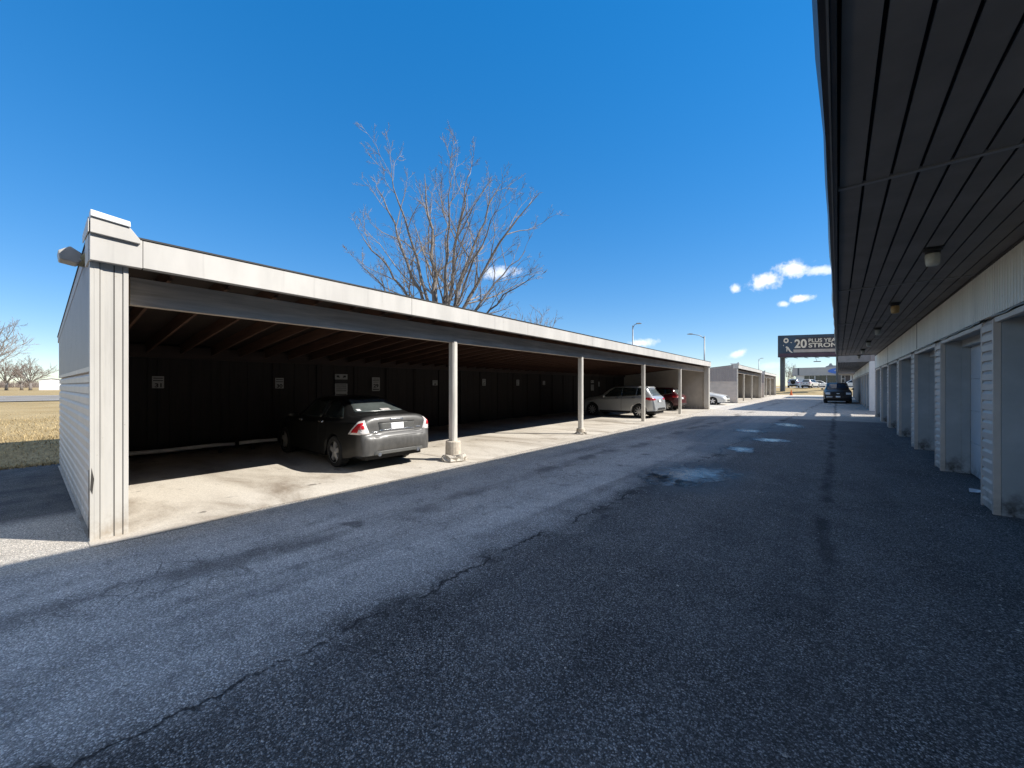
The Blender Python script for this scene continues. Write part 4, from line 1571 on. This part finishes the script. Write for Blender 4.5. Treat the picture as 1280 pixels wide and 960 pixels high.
def put(txt, x, z, size, bold, wid):
    vs, fs = text_mesh(txt, size, bold)
    a = min(v[0] for v in vs); q = max(v[0] for v in vs)
    vs = [((v[0] - a) * wid / (q - a), v[1]) for v in vs]
    t.add([(x + v[0], -.02, z + v[1]) for v in vs], fs)
put('20', 2.62, zb + 1.75, 2.2, .06, 1.95)
put('PLUS YEARS', 4.85, zb + 2.72, .95, .015, 5.3)
put('STRONG', 4.85, zb + 1.77, 1.1, .025, 5.5)
t.build('lettering', 'cream', T, fix=False)
t = MB()
# pale emblem at the left: round head-like ring and a bent stroke below
t.add([(1.25 + r * cos(2 * pi * i / 24), -.02, zb + 3.15 + r * 1.15 * sin(2 * pi * i / 24)) for r in (.20, .42) for i in range(24)], [(i, (i + 1) % 24, 24 + (i + 1) % 24, 24 + i) for i in range(24)])
t.prism([(1.15, zb + 1.95), (1.35, zb + 2.05), (1.62, zb + 1.9), (2.0, zb + 1.2), (2.35, zb + .85), (2.15, zb + .8), (1.8, zb + 1.05), (1.5, zb + 1.6), (1.42, zb + 1.1), (1.3, zb + 1.1), (1.33, zb + 1.65)], 1, -.024, -.012)
t.prism([(.75, zb + 2.25), (.9, zb + 2.4), (.85, zb + 2.1)], 1, -.024, -.012)
t.prism([(1.9, zb + 2.75), (2.15, zb + 2.85), (2.2, zb + 2.65)], 1, -.024, -.012)
t.build('emblem', 'cream', T)
b = MB(); b.lathe([(.42, 0), (.42, zb + 1.0)], 20, (.95, .8, 0)); b.build('pole', 'steel_dark', T)
b = MB(); b.lathe([(.42, 0), (.42, zb + 1.0)], 20, (Wb - 2, .8, 0)); b.build('pole', 'steel_dark', T)
b = MB()
b.box(.2, Wb - .2, -1.1, -.02, zb - .12, zb - .04)
for k in range(9):
    x = .8 + k * 1.65
    b.path([(x, -.1, zb - .1), (x + .3, -1.1, zb - .3)], .05, 6)
b.build('catwalk', 'steel_dark', T)
for x in (5.2, 10.5):
    b = MB()
    b.box(x, x + 1.0, -1.6, -1.2, zb - 1.05, zb - .92)
    b.path([(x + .5, -1.3, zb - .95), (x + .5, -.6, zb - .1)], .03, 6)
    b.build('floodlight', 'steel_dark', T)

# ----------------------------------------------------------------- street lamps
def lamp(px, d, h, arm, label, two=False):
    p = at(px, d, 0)
    T = thing('street_lamp', label, 'street lamp', (p.x, p.y, 0), TH, 'tall street lamps behind the carports')
    q = MB(); q.path([(0, 0, 0), (0, 0, h)], [.11, .07], 10); q.build('pole', 'steel', T, smooth=True)
    q = MB()
    q.path([(0, 0, h - .3), (arm * .4, 0, h + .1), (arm, 0, h + .25)], [.05, .045, .04], 8); q.build('arm', 'steel', T, smooth=True)
    q = MB(); s = 1 if arm > 0 else -1
    q.prism([(arm - s * .1, h + .2), (arm + s * .5, h + .22), (arm + s * .6, h + .28), (arm + s * .3, h + .36), (arm - s * .1, h + .33)], 1, -.14, .14)
    q.build('lamp_head', 'steel', T, bevel=.02)


lamp(791, 50, 9.4, .55, 'thin pale street lamp above the middle of the near carport roof')
lamp(880.5, 52, 8.3, -1.7, 'street lamp with long left-hand arm above the carport far end')
lamp(948.5, 105, 8.8, .7, 'smallest distant street lamp beyond the second carport')

# ----------------------------------------------------------------- trees
def tube_tree(T, stems, rnd, trunk_r, base_z, mats, levels, twig_r=.006, nch=(10, 6, 4)):
    tr = MB(); cr = MB()

    def branch(p, dvec, length, r, lev):
        n = 5 if lev > 1 else 7
        pts = [p]; rad = [r]
        dcur = dvec.normalized()
        for i in range(n):
            dcur = (dcur + Vector((rnd.gauss(0, .13), rnd.gauss(0, .13), rnd.gauss(.05, .10)))).normalized()
            pts.append(pts[-1] + dcur * (length / n))
            rad.append(max(twig_r * .6, r * (1 - .8 * (i + 1) / n)))
        cr.path(pts, rad, 4 if lev > 1 else 5, False)
        if lev < levels:
            spawn(pts, rad, length, lev)

    def spawn(pts, rad, length, lev):
        k = nch[min(lev, len(nch) - 1)]
        for j in range(k):
            t = rnd.uniform(.30 if lev == 0 else .15, 1.0)
            f = t * (len(pts) - 1)
            i = min(int(f), len(pts) - 2)
            q = pts[i].lerp(pts[i + 1], f - i)
            dd = (pts[i + 1] - pts[i]).normalized()
            perp = dd.cross(Vector((rnd.gauss(0, 1), rnd.gauss(0, 1), rnd.gauss(0, 1)))).normalized()
            nd = dd * rnd.uniform(.70, 1.0) + perp * rnd.uniform(.45, .95) + Vector((0, 0, .06))
            branch(q, nd, length * rnd.uniform(.26, .52) * (1.18 - .68 * t), max(twig_r, rad[i] * rnd.uniform(.40, .6)), lev + 1)

    tr.path([(0, 0, 0), (0.02, 0, base_z * .5), (0, 0.02, base_z * 1.05)], [trunk_r * 1.25, trunk_r, trunk_r * .85], 12)
    for (ex, ey, ez, r) in stems:
        a = Vector((rnd.uniform(-.1, .1), rnd.uniform(-.1, .1), base_z * rnd.uniform(.75, 1.0)))
        e = Vector((ex, ey, ez))
        ctrl = a.lerp(e, .45) + Vector((-ex * .10, -ey * .10, (ez - base_z) * .10))
        pts = []; rad = []
        n = 13
        for i in range(n + 1):
            t = i / n
            q = a * (1 - t) ** 2 + ctrl * 2 * t * (1 - t) + e * t * t
            if 0 < i: q += Vector((rnd.gauss(0, .07), rnd.gauss(0, .07), rnd.gauss(0, .05))) * min(1, t * 3)
            pts.append(q); rad.append(r * (1 - t) ** .75 + .012)
        (tr if r > .055 else cr).path(pts, rad, 8, False)
        Ls = (e - a).length
        spawn(pts, rad, Ls, 0)
    tr.build('trunk', mats[0], T, smooth=True, fix=False)
    cr.build('crown', mats[1], T, smooth=False, fix=False)


p = at(551, 19.5)
T = thing('bare_tree', 'large bare many-stemmed tree rising behind the near carport roof', 'tree', (p.x, p.y, .3), TH)
st = [(-3.5, .5, 11.7, .10), (-2.2, -1.2, 11.4, .09), (-.9, .3, 12.2, .12), (.1, 1.4, 10.3, .10), (1.5, -.6, 11.6, .11), (3.0, .8, 12.0, .10), (4.8, -.3, 10.9, .10),
      (4.3, 1.2, 8.6, .08), (4.7, -.8, 6.7, .07), (-4.3, .3, 9.2, .085), (-3.9, -.6, 7.4, .06), (-3.6, 1.3, 5.8, .05), (.9, -2.6, 10.4, .08), (-1.2, 2.6, 10.2, .08), (3.0, -2.0, 9.4, .07), (3.4, 1.6, 5.4, .05)]
tube_tree(T, st, random.Random(4), .36, 2.6, ('bark', 'twig'), 3, .0068, (9, 6, 6))

p = at(672, 34)
T = thing('bare_tree', 'small bare treetop just showing over the carport roof right of big tree', 'tree', (p.x, p.y, .3), TH)
tube_tree(T, [(-1.4, 0, 7.3, .05), (.3, .3, 7.9, .06), (1.6, -.2, 7.2, .05), (.8, .8, 7.0, .05), (-.7, -.7, 7.0, .05)], random.Random(9), .16, 2.0, ('bark', 'twig'), 2, .012, (9, 6))

for (px, d, h, wd, seed, lab) in ((8, 105, 9.0, 5.5, 1, 'bare spreading tree at the far left edge beyond the road'), (27, 112, 8.2, 4.5, 2, 'brownish bare tree, middle of the three beyond the road'),
                                  (38, 104, 8.6, 5.5, 3, 'bare round tree beside the white shed beyond the road'), (-14, 62, 13.0, 7.0, 4, 'nearer bare tree whose branches reach in from the left edge')):
    p = at(px, d)
    T = thing('bare_tree', lab, 'tree', (p.x, p.y, .36), TH, 'bare trees beyond the road')
    r = random.Random(seed)
    st = []
    for k in range(9):
        a = 2 * pi * k / 9 + r.uniform(-.3, .3); q = r.uniform(.4, 1)
        st.append((wd * q * cos(a), wd * q * sin(a), h * (1.02 - .35 * q * q) * r.uniform(.85, 1.05), .10))
    st.append((0, 0, h, .12))
    tube_tree(T, st, r, .28, h * .22, ('bark', 'twig_far'), 2, .022, (11, 7))

# thin distant trees left of the showroom
for i, (px, d, h) in enumerate(((985, 118, 7.2), (990, 125, 6.4))):
    p = at(px, d)
    T = thing('bare_tree', ('thin bare tree just left of the showroom', 'lower bare tree touching the showroom left corner')[i], 'tree', (p.x, p.y, .9), TH)
    r = random.Random(20 + i)
    tube_tree(T, [(r.uniform(-1.8, 1.8), r.uniform(-1.5, 1.5), h * r.uniform(.75, 1), .05) for _ in range(6)], r, .13, 1.6, ('bark', 'twig_far'), 2, .02, (8, 5))

# distant tree line and white shed beyond the road
p = at(59, 112)
T = thing('white_shed', 'plain white shed beyond the road left of the carport', 'shed', (p.x, p.y, .36), pi / 2)
b = MB(); b.prism([(-1.5, 0), (3.2, 0), (3.2, 2.9), (.9, 3.25), (-1.5, 2.9)], 1, 0, 6); b.build('wall', 'white_wall', T)
b = MB(); b.prism([(-1.7, 2.9), (.9, 3.28), (3.4, 2.9), (3.4, 3.0), (.9, 3.42), (-1.7, 3.0)], 1, -.2, 6.2); b.build('roof', 'steel', T)

rt = random.Random(31)
g = MB()
for _ in range(420):
    q = rt.uniform(-60, 140)
    p = at(q, 260 + rt.uniform(-20, 20))
    h = rt.uniform(3.5, 6.5)
    for k in range(5):
        e = Vector((p.x + rt.gauss(0, 1.6), p.y + rt.gauss(0, 1.6), h * rt.uniform(.6, 1)))
        g.path([(p.x, p.y, 0), tuple(p.lerp(e, .5) + Vector((0, 0, h * .1))), tuple(e)], [.12, .08, .04], 3, False)
struct(g.build('treeline', 'twig_far', fix=False), 'stuff')

rq = random.Random(77)
g = MB()
for _ in range(3600):
    k = rq.random()
    if k < .45: x = 1.52 - abs(rq.gauss(0, .42)); y = rq.uniform(1, 27)
    elif k < .7: x = -2.45 + rq.gauss(0, .55); y = rq.uniform(-.5, 14)
    elif k < .85: x = -5.7 + rq.gauss(0, .35); y = rq.uniform(-1, 20)
    else: x = rq.uniform(-5.5, 1.4); y = rq.uniform(-.5, 12)
    if x > 1.5: continue
    r = rq.uniform(.003, .0085) * (1.5 if rq.random() < .08 else 1)
    a = rq.uniform(0, 6.28); sx = rq.uniform(.8, 1.5)
    pts = [(x + r * sx * cos(a + q * pi / 2), y + r * sin(a + q * pi / 2), .001 + r * .3) for q in range(4)]
    g.add(pts + [(x, y, r * 1.1)], [(0, 1, 4), (1, 2, 4), (2, 3, 4), (3, 0, 4)])
struct(g.build('gravel', 'grit', fix=False), 'stuff')

# orange marker on the bank
p = at(989, 66)
T = thing('traffic_cone', 'small orange cone beside the end of the farthest carport', 'cone', (p.x, p.y, .0))
b = MB(); b.box(-.26, .26, -.26, .26, 0, .05); b.build('base', 'orange', T, bevel=.01)
b = MB(); b.lathe([(.20, .05), (.04, .95), (.03, .97)], 16); b.build('cone', 'orange', T, smooth=False)

# scrap of paper by the garage door
p = gp(1228, 617)
b = MB()
r = random.Random(8)
vs = [(.11 * i - .22 + r.uniform(-.02, .02), .08 * j - .12 + r.uniform(-.02, .02), r.uniform(.01, .08)) for j in range(4) for i in range(5)]
b.add(vs, [(j * 5 + i, j * 5 + i + 1, (j + 1) * 5 + i + 1, (j + 1) * 5 + i) for j in range(3) for i in range(4)])
o = b.build('paper_scrap', 'paper')
o.location = (min(p.x, 1.70), p.y, .0); o.scale = (.6, .6, .8)
tag(o, 'crumpled white paper scrap at the foot of the garage door', 'litter')
